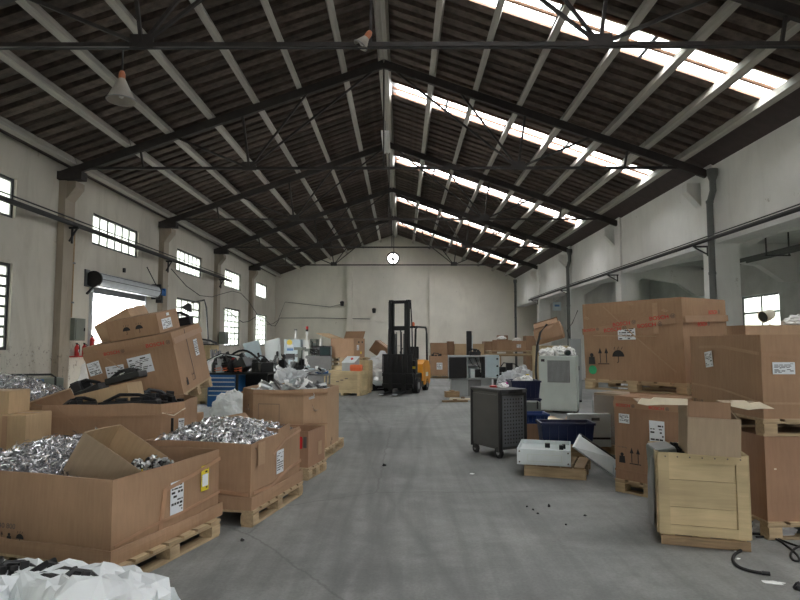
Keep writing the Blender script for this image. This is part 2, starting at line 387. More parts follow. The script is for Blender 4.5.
# right wall: plastered band on concrete columns, open to the side aisle
mb = MB(); mb.box(XR, XR + .28, YB - .3, YF, 4.3, 6.3)
mb.box(XR, XR + .55, YB - .3, YF, 3.97, 4.3)
wr = struct('wall_right', 'pale plaster wall band on columns above open bays', mb.mesh('wall_right', 'plaster_right'))
cm = MB().box(0, .55, -.22, .28, 0, 3.97); cm.box(-.06, 0, -.22, .28, 0, 6.0)
cme = cm.mesh('column', 'plaster_right')
for b in BAYS[1:]: inst('column', cme, wr, (XR, b, 0))
# aisle shell
struct('wall_aisle', 'outer wall of the side aisle with strip windows', None)
ao = bpy.data.objects['wall_aisle']
WA = [(b + .9, b + 3.35, 2.1, 3.42) for b in BAYS[1:]]
mb = MB(); wall_holes(mb, 'x', 13.5, .3, YB - .3, YF + .3, -.02, 5.2, WA); mb.build('masonry', 'aisle_concrete', ao)
for i, q in enumerate(WA): window(n, 13.62, q, 2 if True else 3, 2, 'two-light window in side aisle wall, number %d from the near wall' % (i + 1), .07); n += 1
aslab = struct('ceiling_aisle', 'concrete slab ceiling with haunched beams over side aisle', MB().box(XR + .25, 13.8, YB - .3, YF + .3, 5.0, 5.2).mesh('ceiling_aisle', 'aisle_concrete'))
bm_ = MB(); zz = [(0, 3.75), (.9, 4.25), (2.6, 4.5), (4.2, 4.25), (5.0, 3.75)]
poly = [(0, 5.0), (0, 3.7)] + zz[1:-1] + [(5.0, 3.7), (5.45, 3.7), (5.45, 5.0)]
bm_.prism([(x, z) for x, z in poly], -.15, .15, Matrix(((1, 0, 0, 0), (0, 0, 1, 0), (0, 1, 0, 0), (0, 0, 0, 1))))
bme = bm_.mesh('haunched_beam', 'plaster_right')
for b in BAYS[1:]: inst('haunched_beam', bme, aslab, (XR + .55, b + .03, 0))
for y in range(-9, 39, 2):
    pass
lm = MB().box(10.2, 10.45, YB, YF, 4.62, 5.0); lm.build('long_beam', 'plaster_right', aslab)
struct('trim_1', 'grey partition closing off the far side aisle', MB().box(9.6, 9.75, 25.6, YF, -.02, 5.0).mesh('trim_1', 'aisle_concrete'))
struct('trim_2', 'yard wall seen through the roller door', MB().box(-17, -16.7, 4, 34, -.4, 3.2).mesh('trim_2', 'yard_wall'))

# roof
ceil = struct('ceiling', 'dark corrugated pitched roof on steel trusses with skylight strips')
import itertools
AR = math.atan(SL); LEN = 8.3 / math.cos(AR)
def sheet_mesh(side):
    mbq = MB(); NP = 8; ov = .004
    ring = [(-ov, 0), (.12, -.012), (.235, 0), (.25, .06), (.275, .13), (.325, .16), (.37, .13), (.39, .06), (.4 + ov, 0)]
    ring += [(y, z + .02) for y, z in reversed(ring)]
    k = len(ring)
    vv = [(side * d * math.cos(AR), y, -d * math.sin(AR) + z) for d in (0, LEN) for y, z in ring]
    ff = [(i, (i + 1) % k, k + (i + 1) % k, k + i) for i in range(k)]
    if side < 0: ff = [tuple(reversed(g)) for g in ff]
    return mbq.add(vv, ff).mesh('roof_sheet', 'roof_sheet')
rs = {1: sheet_mesh(1), -1: sheet_mesh(-1)}
for b in BAYS:
    nj = 17 if b == 32.2 else 15
    for j in range(nj):
        if b + .4 * j > YF - .1: continue
        for side in (1, -1):
            if side == 1 and j in (SKY[b], SKY[b] + 1): continue
            inst('roof_sheet', rs[side], ceil, (XRG, b + .4 * j, ZRG + random.uniform(-.012, .012)))
pane_l = LEN / 5
pa = MB().box(0, pane_l - .02, .0, .4, 0, .006).mesh('skylight_pane', 'sky_glass'); pb = MB().box(0, pane_l - .02, .0, .4, 0, .006).mesh('skylight_pane', 'fibre_sheet')
bt = MB().box(.2, LEN - .3, -.03, .03, -.02, .03).mesh('skylight_batten', 'batten_wood')
cr = MB().box(-.03, .03, 0, .8, -.03, .04).mesh('skylight_bar', 'galv_dark')
for b, j in SKY.items():
    y = b + .4 * j
    for k in range(5):
        for t in (0, 1):
            fib = t == 0 and (b == 8.2 or (b == 14.2 and k == 4))
            o = inst('skylight_pane', pb if fib else pa, ceil, (XRG, y + .4 * t, ZRG + .07), (0, AR, 0)); o.location = Vector((XRG, y + .4 * t, ZRG + .07)) + Vector((math.cos(AR), 0, -math.sin(AR))) * (k * pane_l)
        inst('skylight_bar', cr, ceil, Vector((XRG, y, ZRG + .03)) + Vector((math.cos(AR), 0, -math.sin(AR))) * (k * pane_l + .05), (0, AR, 0))
    for t in (-.02, .41, .82): inst('skylight_batten', bt, ceil, (XRG, y + t, ZRG + (0.02 if t != .4 else .04)), (0, AR, 0))
MB().box(XRG - .3, XRG + .3, YB - .3, YF + .3, ZRG + .06, ZRG + .14).build('ridge_cap', 'roof_sheet', ceil)
pu = MB().box(-.065, .065, .03, 5.97, -.2, -.005).mesh('purlin', 'purlin_paint')
pu2 = MB().box(-.065, .065, .03, 6.78, -.2, -.005).mesh('purlin', 'purlin_paint')
for side in (1, -1):
    for d in [.1] + ([1.25, 2.33, 3.42, 4.52, 5.55, 6.5, 7.36] if side > 0 else [1.03, 2.16, 3.23, 4.34, 5.38, 6.35, 7.66]):
        for b in BAYS:
            x = XRG + side * d
            inst('purlin', pu2 if b == 32.2 else pu, ceil, (x, b, roofz(x)), (0, side * AR, 0))
for b in BAYS:
    ln = 6.78 if b == 32.2 else 5.99
    x0, z0, x1, z1 = XRG + 7.43, roofz(XRG + 7.43) - .06, XR + .02, 5.86
    for (side, xa, za, xb, zb) in ((1, x0, z0, x1, z1), (-1, XRG - 7.74, roofz(XRG - 7.74) - .02, XL - .02, 5.99)):
        MB().add([(xa, 0, za), (xb, 0, zb), (xb, ln, zb), (xa, ln, za), (xa, 0, za + .03), (xb, 0, zb + .03), (xb, ln, zb + .03), (xa, ln, za + .03)], [(0, 3, 2, 1), (4, 5, 6, 7), (0, 1, 5, 4), (1, 2, 6, 5), (2, 3, 7, 6), (3, 0, 4, 7)]).build('eave_board', 'eave_brown', ceil).location = (0, b, 0)
# trusses
TZ = 5.88
def truss_members():
    out = []
    def mem(name, a, b, w_, h_): out.append((name, MB().bar((a[0], 0, a[1]), (b[0], 0, b[1]), w_, h_, (0, 0, 1)).mesh(name, 'truss_steel')))
    def cz(d): return ZRG - SL * d - .2 - .11
    for s in (1, -1):
        mem('top_chord', (0, cz(0) - .03), (s * 7.9, cz(7.9) - .02), .09, .19)
        mem('strut', (s * 3.3, TZ), (s * 3.5, cz(3.5)), .05, .05); mem('strut', (s * 3.3, TZ), (s * .15, cz(.15) - .05), .045, .045)
        mem('strut', (s * 3.3, TZ), (s * 5.2, cz(5.2)), .05, .05); mem('strut', (s * 5.9, TZ), (s * 6.0, cz(6.0)), .045, .045); mem('strut', (s * 3.3, TZ), (s * 1.8, cz(1.8)), .045, .045)
        if s < 0: out.append(('bearing_shoe', MB().box(min(s * 7.35, s * 8.0), max(s * 7.35, s * 8.0), -.13, .13, 5.58, 5.78).mesh('bearing_shoe', 'truss_steel')))
        out.append(('gusset_plate', MB().box(s * 3.3 - .17, s * 3.3 + .17, -.015, .015, TZ - .05, TZ + .16).mesh('gusset_plate', 'truss_steel')))
    mem('bottom_tie', (-7.6, TZ), (7.6, TZ), .06, .06); mem('hanger', (0, TZ), (0, cz(0)), .035, .035)
    return out
tm = truss_members()
for b in BAYS[1:]:
    t = obj('roof_truss', None, ceil); t.location = (XRG, b, 0)
    for nme, me in tm: inst(nme, me, t)
for k, b in enumerate(BAYS[3:5]):
    pass
# sagging wires between walls just behind each near truss
tw = thing('overhead_cable', 'thin dark cable strung across the hall under the nearest truss', 'cable', (0, 8.05, 5.7))
MB().tube([(XL + .1 + (XR - XL - .2) * i / 14, 0, .05 - .0 * i) for i in range(15)], .012, 6).build('cable', 'pipe_grey', tw)

# ------------------------------------------------------------------ wall services
t = thing('wall_pipe', 'long dark pipe on brackets along the left wall', 'pipe', (-8.12, 14, 4.5))
MB().cyl((0, -24, .03), (0, 13.8, .03), .06, 12).build('pipe', 'pipe_grey', t)
MB().cyl((.05, -24, .14), (.05, 13.8, .14), .018, 8).build('conduit', 'pipe_grey', t)
for b in BAYS[1:7]:
    o = MB().bar((-.24, b + .2 - 14, -.06), (.12, b + .2 - 14, -.06), .05, .05); o.bar((-.1, b + .2 - 14, -.4), (.08, b + .2 - 14, -.08), .035); o.bar((-.03, b + .2 - 14, -.45), (-.03, b + .2 - 14, -.05), .04); o.build('bracket', 'pipe_grey', t)
t = thing('wall_pipe', 'long dark pipe on brackets along the right wall', 'pipe', (7.12, 14, 3.9))
MB().cyl((0, -24, .1), (0, 19, .1), .045, 12).build('pipe', 'pipe_grey', t)
MB().cyl((.06, -24, .2), (.06, 19, .2), .015, 8).build('conduit', 'pipe_grey', t)
for b in BAYS[1:]:
    o = MB().bar((.32, b - 14, .03), (-.06, b - 14, .03), .04); o.bar((.28, b - 14, -.16), (-.03, b - 14, .01), .03); o.bar((.29, b - 14, -.2), (.29, b - 14, .05), .035); o.build('bracket', 'pipe_grey', t)
for k, (b, lab) in enumerate(((14.2, 'nearest the viewer with dark funnel'), (26.2, 'beyond the second open bay'), (38.7, 'in the far right corner'), (8.2, 'outside the photo edge'))):
    t = thing('downpipe', 'dark rainwater downpipe on right wall, ' + lab, 'pipe', (XR - .13, b - .42, 0))
    MB().tube([(-.0, 0, 5.5), (-.0, 0, 5.2), (-.09, 0, 4.9), (-.09, 0, 4.2), (-.09, 0, 0)] if b != 38.7 else [(0, 0, 5.7), (0, 0, 0)], .075, 12).build('pipe', 'pipe_paint', t)
    MB().lathe([(.08, 5.45), (.12, 5.58), (.12, 5.72), (.1, 5.72), (.07, 5.5)], 14).build('funnel', 'pipe_paint', t)
    for z in (4.9, 3.2, 1.5): MB().lathe([(.085, z), (.085, z + .06)], 12, Matrix.Translation((-.09 if b != 38.7 else 0, 0, 0))).build('clamp', 'pipe_paint', t)
for k, (b, lab) in enumerate(((14.2, 'nearest'), (20.2, 'second nearest'), (26.2, 'third nearest'), (32.2, 'farthest'))):
    t = thing('gutter_hopper', 'white boxed gutter hopper bracket on right wall, ' + lab + ' one', 'hopper', (XR, b + .5, 4.98))
    MB().prism([(-.01, .62), (-.36, .62), (-.36, .4), (-.01, .02)], -.13, .13, Matrix(((1, 0, 0, 0), (0, 0, 1, 0), (0, 1, 0, 0), (0, 0, 0, 1)))).build('hopper', 'plaster_right', t)
# vertical conduits at left pilasters
for k, (b, z0) in enumerate(((14.2, 2.24), (20.2, 1.6), (26.2, 1.6))):
    t = thing('conduit', 'vertical conduit on left wall beside the %s pilaster' % ('nearest', 'second nearest', 'third nearest')[k], 'conduit', (XL + .055, b + (.6 if k else .62), 0))
    MB().cyl((0, 0, z0), (0, 0, 4.45), .035, 8).build('pipe', 'old_wood' if k == 0 else 'pipe_paint', t)
    for z in (2.6, 3.6): MB().box(-.05, .04, -.06, .06, z, z + .04).build('clip', 'galv_dark', t)
t = thing('switch_box', 'olive metal electrical box on left wall near fire extinguishers', 'electrical box', (XL, 15.0, 1.66))
MB().box(0, .28, -.38, .12, 0, .56).build('box', 'grey_green', t, bevel=.01); MB().box(.28, .295, -.34, .08, .04, .52).build('door', 'grey_green', t); MB().box(.295, .315, .02, .05, .24, .32).build('handle', 'black_steel', t)
t = thing('switch_box', 'dark electrical box on left wall at third pilaster', 'electrical box', (XL + .24, 26.6, 1.55))
MB().box(0, .25, -.3, .3, 0, .55).build('box', 'grey_green', t, bevel=.01); MB().box(.25, .265, -.26, .26, .04, .51).build('door', 'grey_green', t)
def extinguisher(loc, lab):
    t = thing('fire_extinguisher', lab, 'extinguisher', loc, 0, 'fire extinguishers on the left wall'); t.scale = (.62, .62, .58)
    MB().lathe([(0, 0), (.085, 0), (.09, .02), (.09, .36), (.07, .43), (.035, .47), (.035, .5), (0, .5)], 14).build('cylinder', 'red_paint', t, True)
    MB().box(-.03, .03, -.02, .02, .5, .55).box(-.02, .02, -.1, .04, .55, .575).build('valve', 'black_steel', t)
    MB().tube([(.03, 0, .52), (.12, -.02, .48), (.12, -.02, .25), (.1, -.02, .14)], .014, 6).build('hose', 'rubber', t)
    MB().box(.086, .094, -.05, .05, .15, .28).build('label', 'label_white', t)
extinguisher((XL + .12, 15.05, 1.27), 'red fire extinguisher under the olive switch box, left one'); extinguisher((XL + .12, 15.4, 1.27), 'red fire extinguisher right of the pair below switch box'); extinguisher((XL + .12, 15.78, 1.48), 'red fire extinguisher hung highest, beside the roller door')
for k, (y, z) in enumerate(((15.05, 1.27), (15.4, 1.27), (15.78, 1.48))): tag(MB().box(0, .03, -.12, .12, -.02, .0).box(0, .2, -.1, .1, -.03, -.005).build('extinguisher_shelf', 'red_paint'), 'small red wall shelf below fire extinguisher %s' % ('nearest the pilaster', 'in the middle', 'nearest the door')[k], 'shelf').location = (XL, y, z)
# roller shutter door
dr = struct('door_1', 'open roller shutter door in left wall'); dr.location = (XL, 17.5, 0)
MB().cyl((.2, -1.85, 3.3), (.2, 2.0, 3.3), .2, 24).build('shutter_roll', 'galv', dr, False)
for k in range(7): MB().cyl((0.2 + .202 * math.cos(R(50 * k)), -1.84, 3.3 + .202 * math.sin(R(50 * k))), (0.2 + .202 * math.cos(R(50 * k)), 1.98, 3.3 + .202 * math.sin(R(50 * k))), .012, 6).build('shutter_slat', 'galv_dark', dr)
MB().box(.0, .05, -1.7, 1.72, 2.95, 3.2).build('shutter_curtain', 'galv_dark', dr)
for y in (-1.9, 2.0): MB().cyl((.2, y - .03, 3.3), (.2, y + .03, 3.3), .22, 20).build('end_plate', 'black_steel', dr)
MB().box(0, .04, -2.02, -1.8, 3.1, 3.55).build('bracket_plate', 'galv_dark', dr); MB().bar((.02, -1.9, 2.9), (.3, -1.9, 3.2), .05).build('bracket', 'black_steel', dr)
for y in (-1.68, 1.63): MB().box(-.1, .06, y - .05, y + .05, 0, 3.1).build('guide_rail', 'galv', dr)
mo = MB().cyl((.2, 2.1, 3.3), (.2, 2.5, 3.3), .12, 14); mo.box(.08, .32, 2.5, 2.62, 3.2, 3.45); mo.build('motor', 'blue_drawer', dr)
MB().box(.05, .35, 2.05, 2.12, 3.05, 3.55).box(.1, .3, 2.3, 2.42, 2.95, 3.2).build('motor_bracket', 'black_steel', dr)
MB().tube([(.2, 2.1, 3.5), (.25, 1.6, 3.75), (.3, 1.1, 4.0)], .018, 6).build('release_lever', 'black_steel', dr)
MB().box(.0, .06, .1, .18, 3.72, 3.85).build('sensor', 'black_steel', dr)
tag(MB().box(-13.2, -12.7, 20.5, 21.3, -.32, 3.4).build('gate_pillar', 'kraft_pale'), 'tan gate pillar outside the roller door', 'pillar')
# round gable fan
t = thing('exhaust_fan', 'round exhaust fan in a ring opening high on the far gable', 'fan', (fx, YF, fz))
k = 24; rb = MB(); vv = []; ff = []
for i in range(k):
    a = 2 * math.pi * i / k; ca, sa = math.cos(a), math.sin(a); q = .44 / max(abs(ca), abs(sa))
    vv += [(.36 * ca, -.04, .36 * sa), (q * ca, -.04, q * sa), (.36 * ca, .28, .36 * sa)]
for i in range(k):
    j = (i + 1) % k; ff += [(3 * i, 3 * i + 1, 3 * j + 1, 3 * j), (3 * i, 3 * j, 3 * j + 2, 3 * i + 2)]
rb.add(vv, ff).build('fan_plate', 'plaster_far', t)
vv = []; ff = []
for i in range(k):
    a = 2 * math.pi * i / k
    for r_, y_ in ((.34, -.1), (.43, -.1), (.43, -.03), (.34, -.03)): vv.append((r_ * math.cos(a), y_, r_ * math.sin(a)))
for i in range(k):
    j = (i + 1) % k
    for q in range(4): ff.append((4 * i + q, 4 * i + (q + 1) % 4, 4 * j + (q + 1) % 4, 4 * j + q))
MB().add(vv, ff).build('ring', 'black_steel', t)
MB().cyl((0, -.12, 0), (0, .1, 0), .09, 14).build('hub', 'black_steel', t)
MB().box(-.05, .05, -.14, -.08, -.5, .42).build('stay', 'black_steel', t)
for q in range(3):
    a = R(90 + 120 * q)
    MB().add([(.05 * math.cos(a - .9), 0, .05 * math.sin(a - .9)), (.3 * math.cos(a - .25), .05, .3 * math.sin(a - .25)), (.31 * math.cos(a + .15), .1, .31 * math.sin(a + .15)), (.05 * math.cos(a + .9), .03, .05 * math.sin(a + .9))], [(0, 1, 2, 3)]).build('blade', 'mid_grey', t)
# pendant lamps
def cone_lamp(loc, r, h, lab, cord, rot=(0, 0, 0)):
    t = thing('pendant_lamp', lab, 'lamp', loc, rot)
    MB().lathe([(.035, 0), (.05, -.02), (r, -h), (r - .012, -h), (.035, -.03)], 20).build('shade', 'lamp_shade', t, True)
    MB().lathe([(0, .1), (.03, .1), (.045, .06), (.045, -.01), (0, -.01)], 14).build('socket', 'copper', t)
    MB().lathe([(0, -.04), (.03, -.06), (.055, -h * .6), (.03, -h * .85), (0, -h * .9)], 14).build('bulb', 'foam_white', t, True)
    if cord: MB().cyl((0, 0, .09), (0, 0, cord), .012, 6).build('cord', 'black_steel', t)
    for q in range(3): MB().lathe([(r * (1 - .28 * q), -h * (1 - .28 * q)), (r * (1 - .28 * q) + .006, -h * (1 - .28 * q) + .012), (r * (1 - .28 * q) - .002, -h * (1 - .28 * q) + .02)], 20).build('shade_rib', 'mid_grey', t)
p1 = PY(122, 78, 8.2)
cone_lamp(p1, .2, .34, 'conical pendant lamp with copper socket hanging from nearest truss', 5.84 - p1.z)
p2 = PY(367, 40, 8.2)
cone_lamp((p2.x, 8.12, p2.z), .11, .16, 'small tilted cone lamp near the ridge on nearest truss', .0, (0, R(35), 0))
t = thing('batten_lamp', 'white hanging fluorescent batten lamp under the roof ridge', 'lamp', (PY(386, 143, 19).x, 19, 0))
z0 = PY(386, 143, 19).z
MB().box(-.13, .13, -1.0, 1.0, z0, z0 + .06).build('housing', 'white_paint', t)
for x in (-.06, .06): MB().cyl((x, -.95, z0 - .03), (x, .95, z0 - .03), .02, 8).build('tube', 'foam_white', t)
for y in (-.8, .8): MB().cyl((0, y, z0 + .06), (0, y, ZRG - .1), .01, 6).build('hanger_rod', 'galv_dark', t)
# cables on far wall
t = thing('wall_cable', 'slack cables drooping along the far left corner walls', 'cable', (0, 0, 0))
MB().tube([(-8.12 + .0 * i, 26.8 + 1.1 * i, 2.9 + .25 * math.cos(i)) for i in range(11)] + [PY(280, 318, 38.9), PY(320, 318, 38.9), PY(370, 319, 38.9)], .02, 6).build('cable', 'pipe_grey', t)
MB().tube([(-8.12, 20.6 + 1.5 * i, 4.2 - .5 * math.sin(i * .8) - .1 * i) for i in range(13)] + [PY(285, 302, 38.9), PY(330, 307, 38.9), PY(342, 304, 38.9)], .015, 6).build('cable', 'pipe_grey', t)
tag(MB().lathe([(0, 0), (.1, 0), (.14, .28), (.05, .33), (0, .33)], 12, Matrix.Translation(PY(342, 306, 38.7))).build('wall_lamp', 'black_steel'), 'small black lamp on far wall, left of the middle', 'lamp')
tag(MB().lathe([(0, 0), (.1, 0), (.14, .28), (.05, .33), (0, .33)], 12, Matrix.Translation(PY(374, 313, 38.7))).build('wall_lamp', 'black_steel'), 'small black lamp on far wall, beside the forklift mast', 'lamp')
t = thing('pipe_rack', 'dark service pipes hung under the side aisle ceiling', 'pipe', (11.6, 20, 4.36))
for x in (-.35, -.1, .2): MB().cyl((x, -6, 0), (x, 2, 0), .04, 8).build('pipe', 'pipe_paint', t)
for k in range(3): MB().box(-.45, .32, -5.02 + 3 * k, -4.98 + 3 * k, -.1, -.06).box(-.43, -.4, -5.02 + 3 * k, -4.98 + 3 * k, -.06, .64).box(.27, .3, -5.02 + 3 * k, -4.98 + 3 * k, -.06, .64).build('hanger', 'pipe_grey', t)
# ------------------------------------------------------------------ builders for cartons, pallets, swarf
UP = Matrix(((1, 0, 0, 0), (0, 0, -1, 0), (0, 1, 0, 0), (0, 0, 0, 1)))
def poly_of(w_, l_, ch=0):
    a, b = w_ / 2, l_ / 2
    if not ch: return [(-a, -b), (a, -b), (a, b), (-a, b)]
    return [(-a + ch, -b), (a - ch, -b), (a, -b + ch), (a, b - ch), (a - ch, b), (-a + ch, b), (-a, b - ch), (-a, -b + ch)]
def center_at(corner, rz, sx, sy, w_, l_):
    m = Matrix.Rotation(rz, 3, 'Z') @ Vector((sx * w_ / 2, sy * l_ / 2, 0))
    return Vector(corner) - m
class Face:
    pass
def faces_of(poly, out=0):
    fs = []
    for i in range(len(poly)):
        p, q = Vector(poly[i]), Vector(poly[(i + 1) % len(poly)]); d = (q - p); L_ = d.length; d.normalize()
        n_ = Vector((d.y, -d.x)); p = p + n_ * out
        fs.append((Matrix(((d.x, 0, n_.x, p.x), (d.y, 0, n_.y, p.y), (0, 1, 0, 0), (0, 0, 0, 1))), L_))
    return fs     # local x along the face left to right, y up, z outward
def shell(poly, h, th, rnd, bulge=0.0, wob=0.0, seg=4, hseg=5, split=None):
    """open box: outer wall subdivided so it can bulge, rim, inner wall, bottom"""
    mbq = MB(); pts = []
    n_ = len(poly)
    for i in range(n_):
        p, q = Vector(poly[i]), Vector(poly[(i + 1) % n_]); L_ = (q - p).length
        k = max(1, int(round(L_ / .28)))
        d = (q - p).normalized(); nn = Vector((d.y, -d.x))
        for j in range(k):
            t = j / k; pts.append((p.lerp(q, t), nn * (math.sin(math.pi * t)), j == 0))
    K = len(pts); cen = Vector((0, 0))
    ofs = [rnd.uniform(-wob, wob) for _ in range(K)]
    rows = []
    for r in range(hseg + 1):
        t = r / hseg; row = []
        for i, (p, nn, cnr) in enumerate(pts):
            b = bulge * (math.sin(math.pi * min(1, t * .9 + .1)) + .0) ; q = p + nn * b * (1 + rnd.uniform(-.25, .25))
            z = h * t + (ofs[i] if r == hseg else 0)
            row.append((q.x, q.y, z))
        rows.append(row)
    inner = []
    for r in (hseg, 0):
        row = []
        for i, (p, nn, cnr) in enumerate(pts):
            x, y, z = rows[r][i]; v = Vector((x, y)); v = v * (1 - th / max(.05, v.length)) if v.length else v
            row.append((v.x, v.y, z if r else .012))
        inner.append(row)
    allr = rows + inner
    vv = [v for row in allr for v in row]
    ff = []
    for r in range(len(allr) - 1):
        for i in range(K):
            j = (i + 1) % K; ff.append((r * K + i, r * K + j, (r + 1) * K + j, (r + 1) * K + i))
    ff.append(tuple(range(K - 1, -1, -1))); ff.append(tuple((len(allr) - 1) * K + i for i in range(K)))
    mbq.inner = set(range((hseg + 1) * K, (hseg + 2) * K)) | {len(ff) - 1}
    return mbq.add(vv, ff)
class Carton: pass
def carton(name, label, cat, loc, rot, w_, l_, h, ch=0, mat_='kraft', closed=False, tray=0, group=None, bulge=.008, wob=.006, th=.014, seed=1, topmat=None):
    c = Carton(); rnd = random.Random(seed)
    c.o = thing(name, label, cat, loc, rot, group); c.w, c.l, c.h = w_, l_, h
    poly = poly_of(w_, l_, ch); c.poly = poly; c.F = faces_of(poly, bulge * .9 + .003)
    if closed:
        c.body = shell(poly, h, th, rnd, bulge, 0).build('carton_wall', mat_, c.o)
        for s in (-1, 1):
            y0, y1 = (-l_ / 2 + .004, -.003) if s < 0 else (.003, l_ / 2 - .004)
            MB().box(-w_ / 2 + .004, w_ / 2 - .004, y0, y1, h - .004, h + .006).build('top_flap', topmat or mat_, c.o)
        MB().box(-w_ / 2 - .003, w_ / 2 + .003, -.03, .03, h + .006, h + .008).build('tape', 'tape', c.o)
    else:
        sh_ = shell(poly, h, th, rnd, bulge, wob); c.body = sh_.build('carton_wall', mat_, c.o); c.body.data.materials.append(M[topmat or mat_])
        for q_ in sh_.inner: c.body.data.polygons[q_].material_index = 1
    if tray:
        p2 = poly_of(w_ + .03 + 2 * bulge, l_ + .03 + 2 * bulge, ch)
        c.tray = shell(p2, tray, .012, rnd, bulge * .6, .008).build('base_tray', mat_, c.o)
    return c
def on_face(c, f, mbq, name, mat_, u, v, out=.0, parent=None, rot=0):
    m, L_ = c.F[f]
    o = mbq.build(name, mat_, parent or c.o); o.matrix_local = m @ Matrix.Translation((u, v, out)) @ Matrix.Rotation(rot, 4, 'Z'); return o
def sticker(c, f, u, v, w_, h_, mat_='label_white', rot=0, lines=True, seed=0, name='shipping_label'):
    s = on_face(c, f, MB().box(0, w_, 0, h_, 0, .002), name, mat_, u, v, .004, rot=rot)
    if lines:
        rnd = random.Random(seed); pm_ = MB(); y = h_ * .88
        while y > h_ * .1:
            hh = rnd.choice((.03, .045, .07)) * h_; x = w_ * .07
            while x < w_ * .85:
                ww = w_ * rnd.uniform(.08, .3)
                if rnd.random() < .7: pm_.box(x, min(x + ww, w_ * .93), y - hh, y, .002, .0026)
                x += ww + w_ * .05
            y -= hh + h_ * .055
        o = pm_.build('print', 'ink', s); o['kind'] = 'stuff'
    return s
def text_mesh(s, size, mat_):
    cu = bpy.data.curves.new('print', 'FONT'); cu.body = s; cu.size = size; cu.extrude = .0005; cu.align_x = 'LEFT'
    o = bpy.data.objects.new('tmp', cu); C.objects.link(o)
    bpy.context.view_layer.update()
    me = bpy.data.meshes.new_from_object(o.evaluated_get(bpy.context.evaluated_depsgraph_get()))
    bpy.data.objects.remove(o); bpy.data.curves.remove(cu); me.materials.clear(); me.materials.append(M[mat_]); me.name = 'print'; return me
TXT = {}
def printed(c, f, s, u, v, size, mat_='ink_red', rot=0, parent=None):
    k = (s, size, mat_)
    if k not in TXT: TXT[k] = text_mesh(s, size, mat_)
    m, L_ = c.F[f]
    o = obj('printed_lettering', TXT[k], parent or c.o); o.matrix_local = m @ Matrix.Translation((u, v, .010)) @ Matrix.Rotation(rot, 4, 'Z'); o.scale.x *= 1.12
    return o
def ring_pts(cx, cy, r, n_, a0=0, a1=360): return [(cx + r * math.cos(R(a0 + (a1 - a0) * i / n_)), cy + r * math.sin(R(a0 + (a1 - a0) * i / n_))) for i in range(n_ + 1)]
def bosch(c, f, u, v, size, rot=0):
    o = printed(c, f, 'BOSCH', u, v, size, 'ink_red', rot)
    # ring emblem with armature bar, grey, to the right of the word
    g = MB(); r_ = size * .42; n_ = 20; vv = []; ff = []
    for i in range(n_):
        a = 2 * math.pi * i / n_; vv += [(r_ * math.cos(a), r_ * math.sin(a), 0), (r_ * .82 * math.cos(a), r_ * .82 * math.sin(a), 0)]
    for i in range(n_): j = (i + 1) % n_; ff.append((2 * i, 2 * j, 2 * j + 1, 2 * i + 1))
    g.add(vv, ff); g.box(-r_ * .45, -r_ * .2, -r_ * .6, r_ * .6, -.0003, .0003); g.box(r_ * .2, r_ * .45, -r_ * .6, r_ * .6, -.0003, .0003); g.box(-r_ * .2, r_ * .2, -r_ * .12, r_ * .12, -.0003, .0003)
    m, L_ = c.F[f]
    e = g.build('printed_emblem', 'ink_grey', c.o); e.matrix_local = m @ Matrix.Translation((u, v, .010)) @ Matrix.Rotation(rot, 4, 'Z') @ Matrix.Translation((size * 4.4, size * .36, 0))
def icon_arrows(c, f, u, v, s):
    g = MB(); t = .001
    for dx in (0, s * .42):
        g.box(dx + s * .13, dx + s * .18, s * .08, s * .7, 0, t); g.prism([(dx + .03 * s, s * .66), (dx + .28 * s, s * .66), (dx + .155 * s, s)], 0, t)
    g.box(0, s * .75, 0, s * .05, 0, t); return on_face(c, f, g, 'printed_arrows', 'ink', u, v, .004)
def icon_umbrella(c, f, u, v, s):
    g = MB(); t = .001; g.prism(ring_pts(s * .5, s * .45, s * .48, 12, 0, 180), 0, t); g.box(s * .48, s * .53, s * .05, s * .5, 0, t); g.box(s * .38, s * .5, 0, s * .05, 0, t)
    for k_ in range(3): g.prism([(s * (.15 + .3 * k_), s * .98), (s * (.19 + .3 * k_), s * .98), (s * (.28 + .3 * k_), s * 1.18), (s * (.24 + .3 * k_), s * 1.18)], 0, t)
    return on_face(c, f, g, 'printed_umbrella', 'ink', u, v, .004)
def icon_weight(c, f, u, v, s):
    g = MB(); t = .001; g.prism([(0, 0), (s * .6, 0), (s * .55, s * .6), (s * .05, s * .6)], 0, t); g.prism(ring_pts(s * .3, s * .74, s * .16, 12), 0, t)
    return on_face(c, f, g, 'printed_weight', 'ink', u, v, .004)
def strip(c, f, pts, width, name='strap', mat_='strap', out=.004):
    """a flat ribbon lying on a face through (u, v) points"""
    g = MB()
    for (a, b) in zip(pts[:-1], pts[1:]):
        a, b = Vector(a), Vector(b); d = (b - a).normalized(); nn = Vector((-d.y, d.x)) * width / 2
        g.prism([tuple(a - nn), tuple(b - nn), tuple(b + nn), tuple(a + nn)], 0, .003)
    return on_face(c, f, g, name, mat_, 0, 0, out)

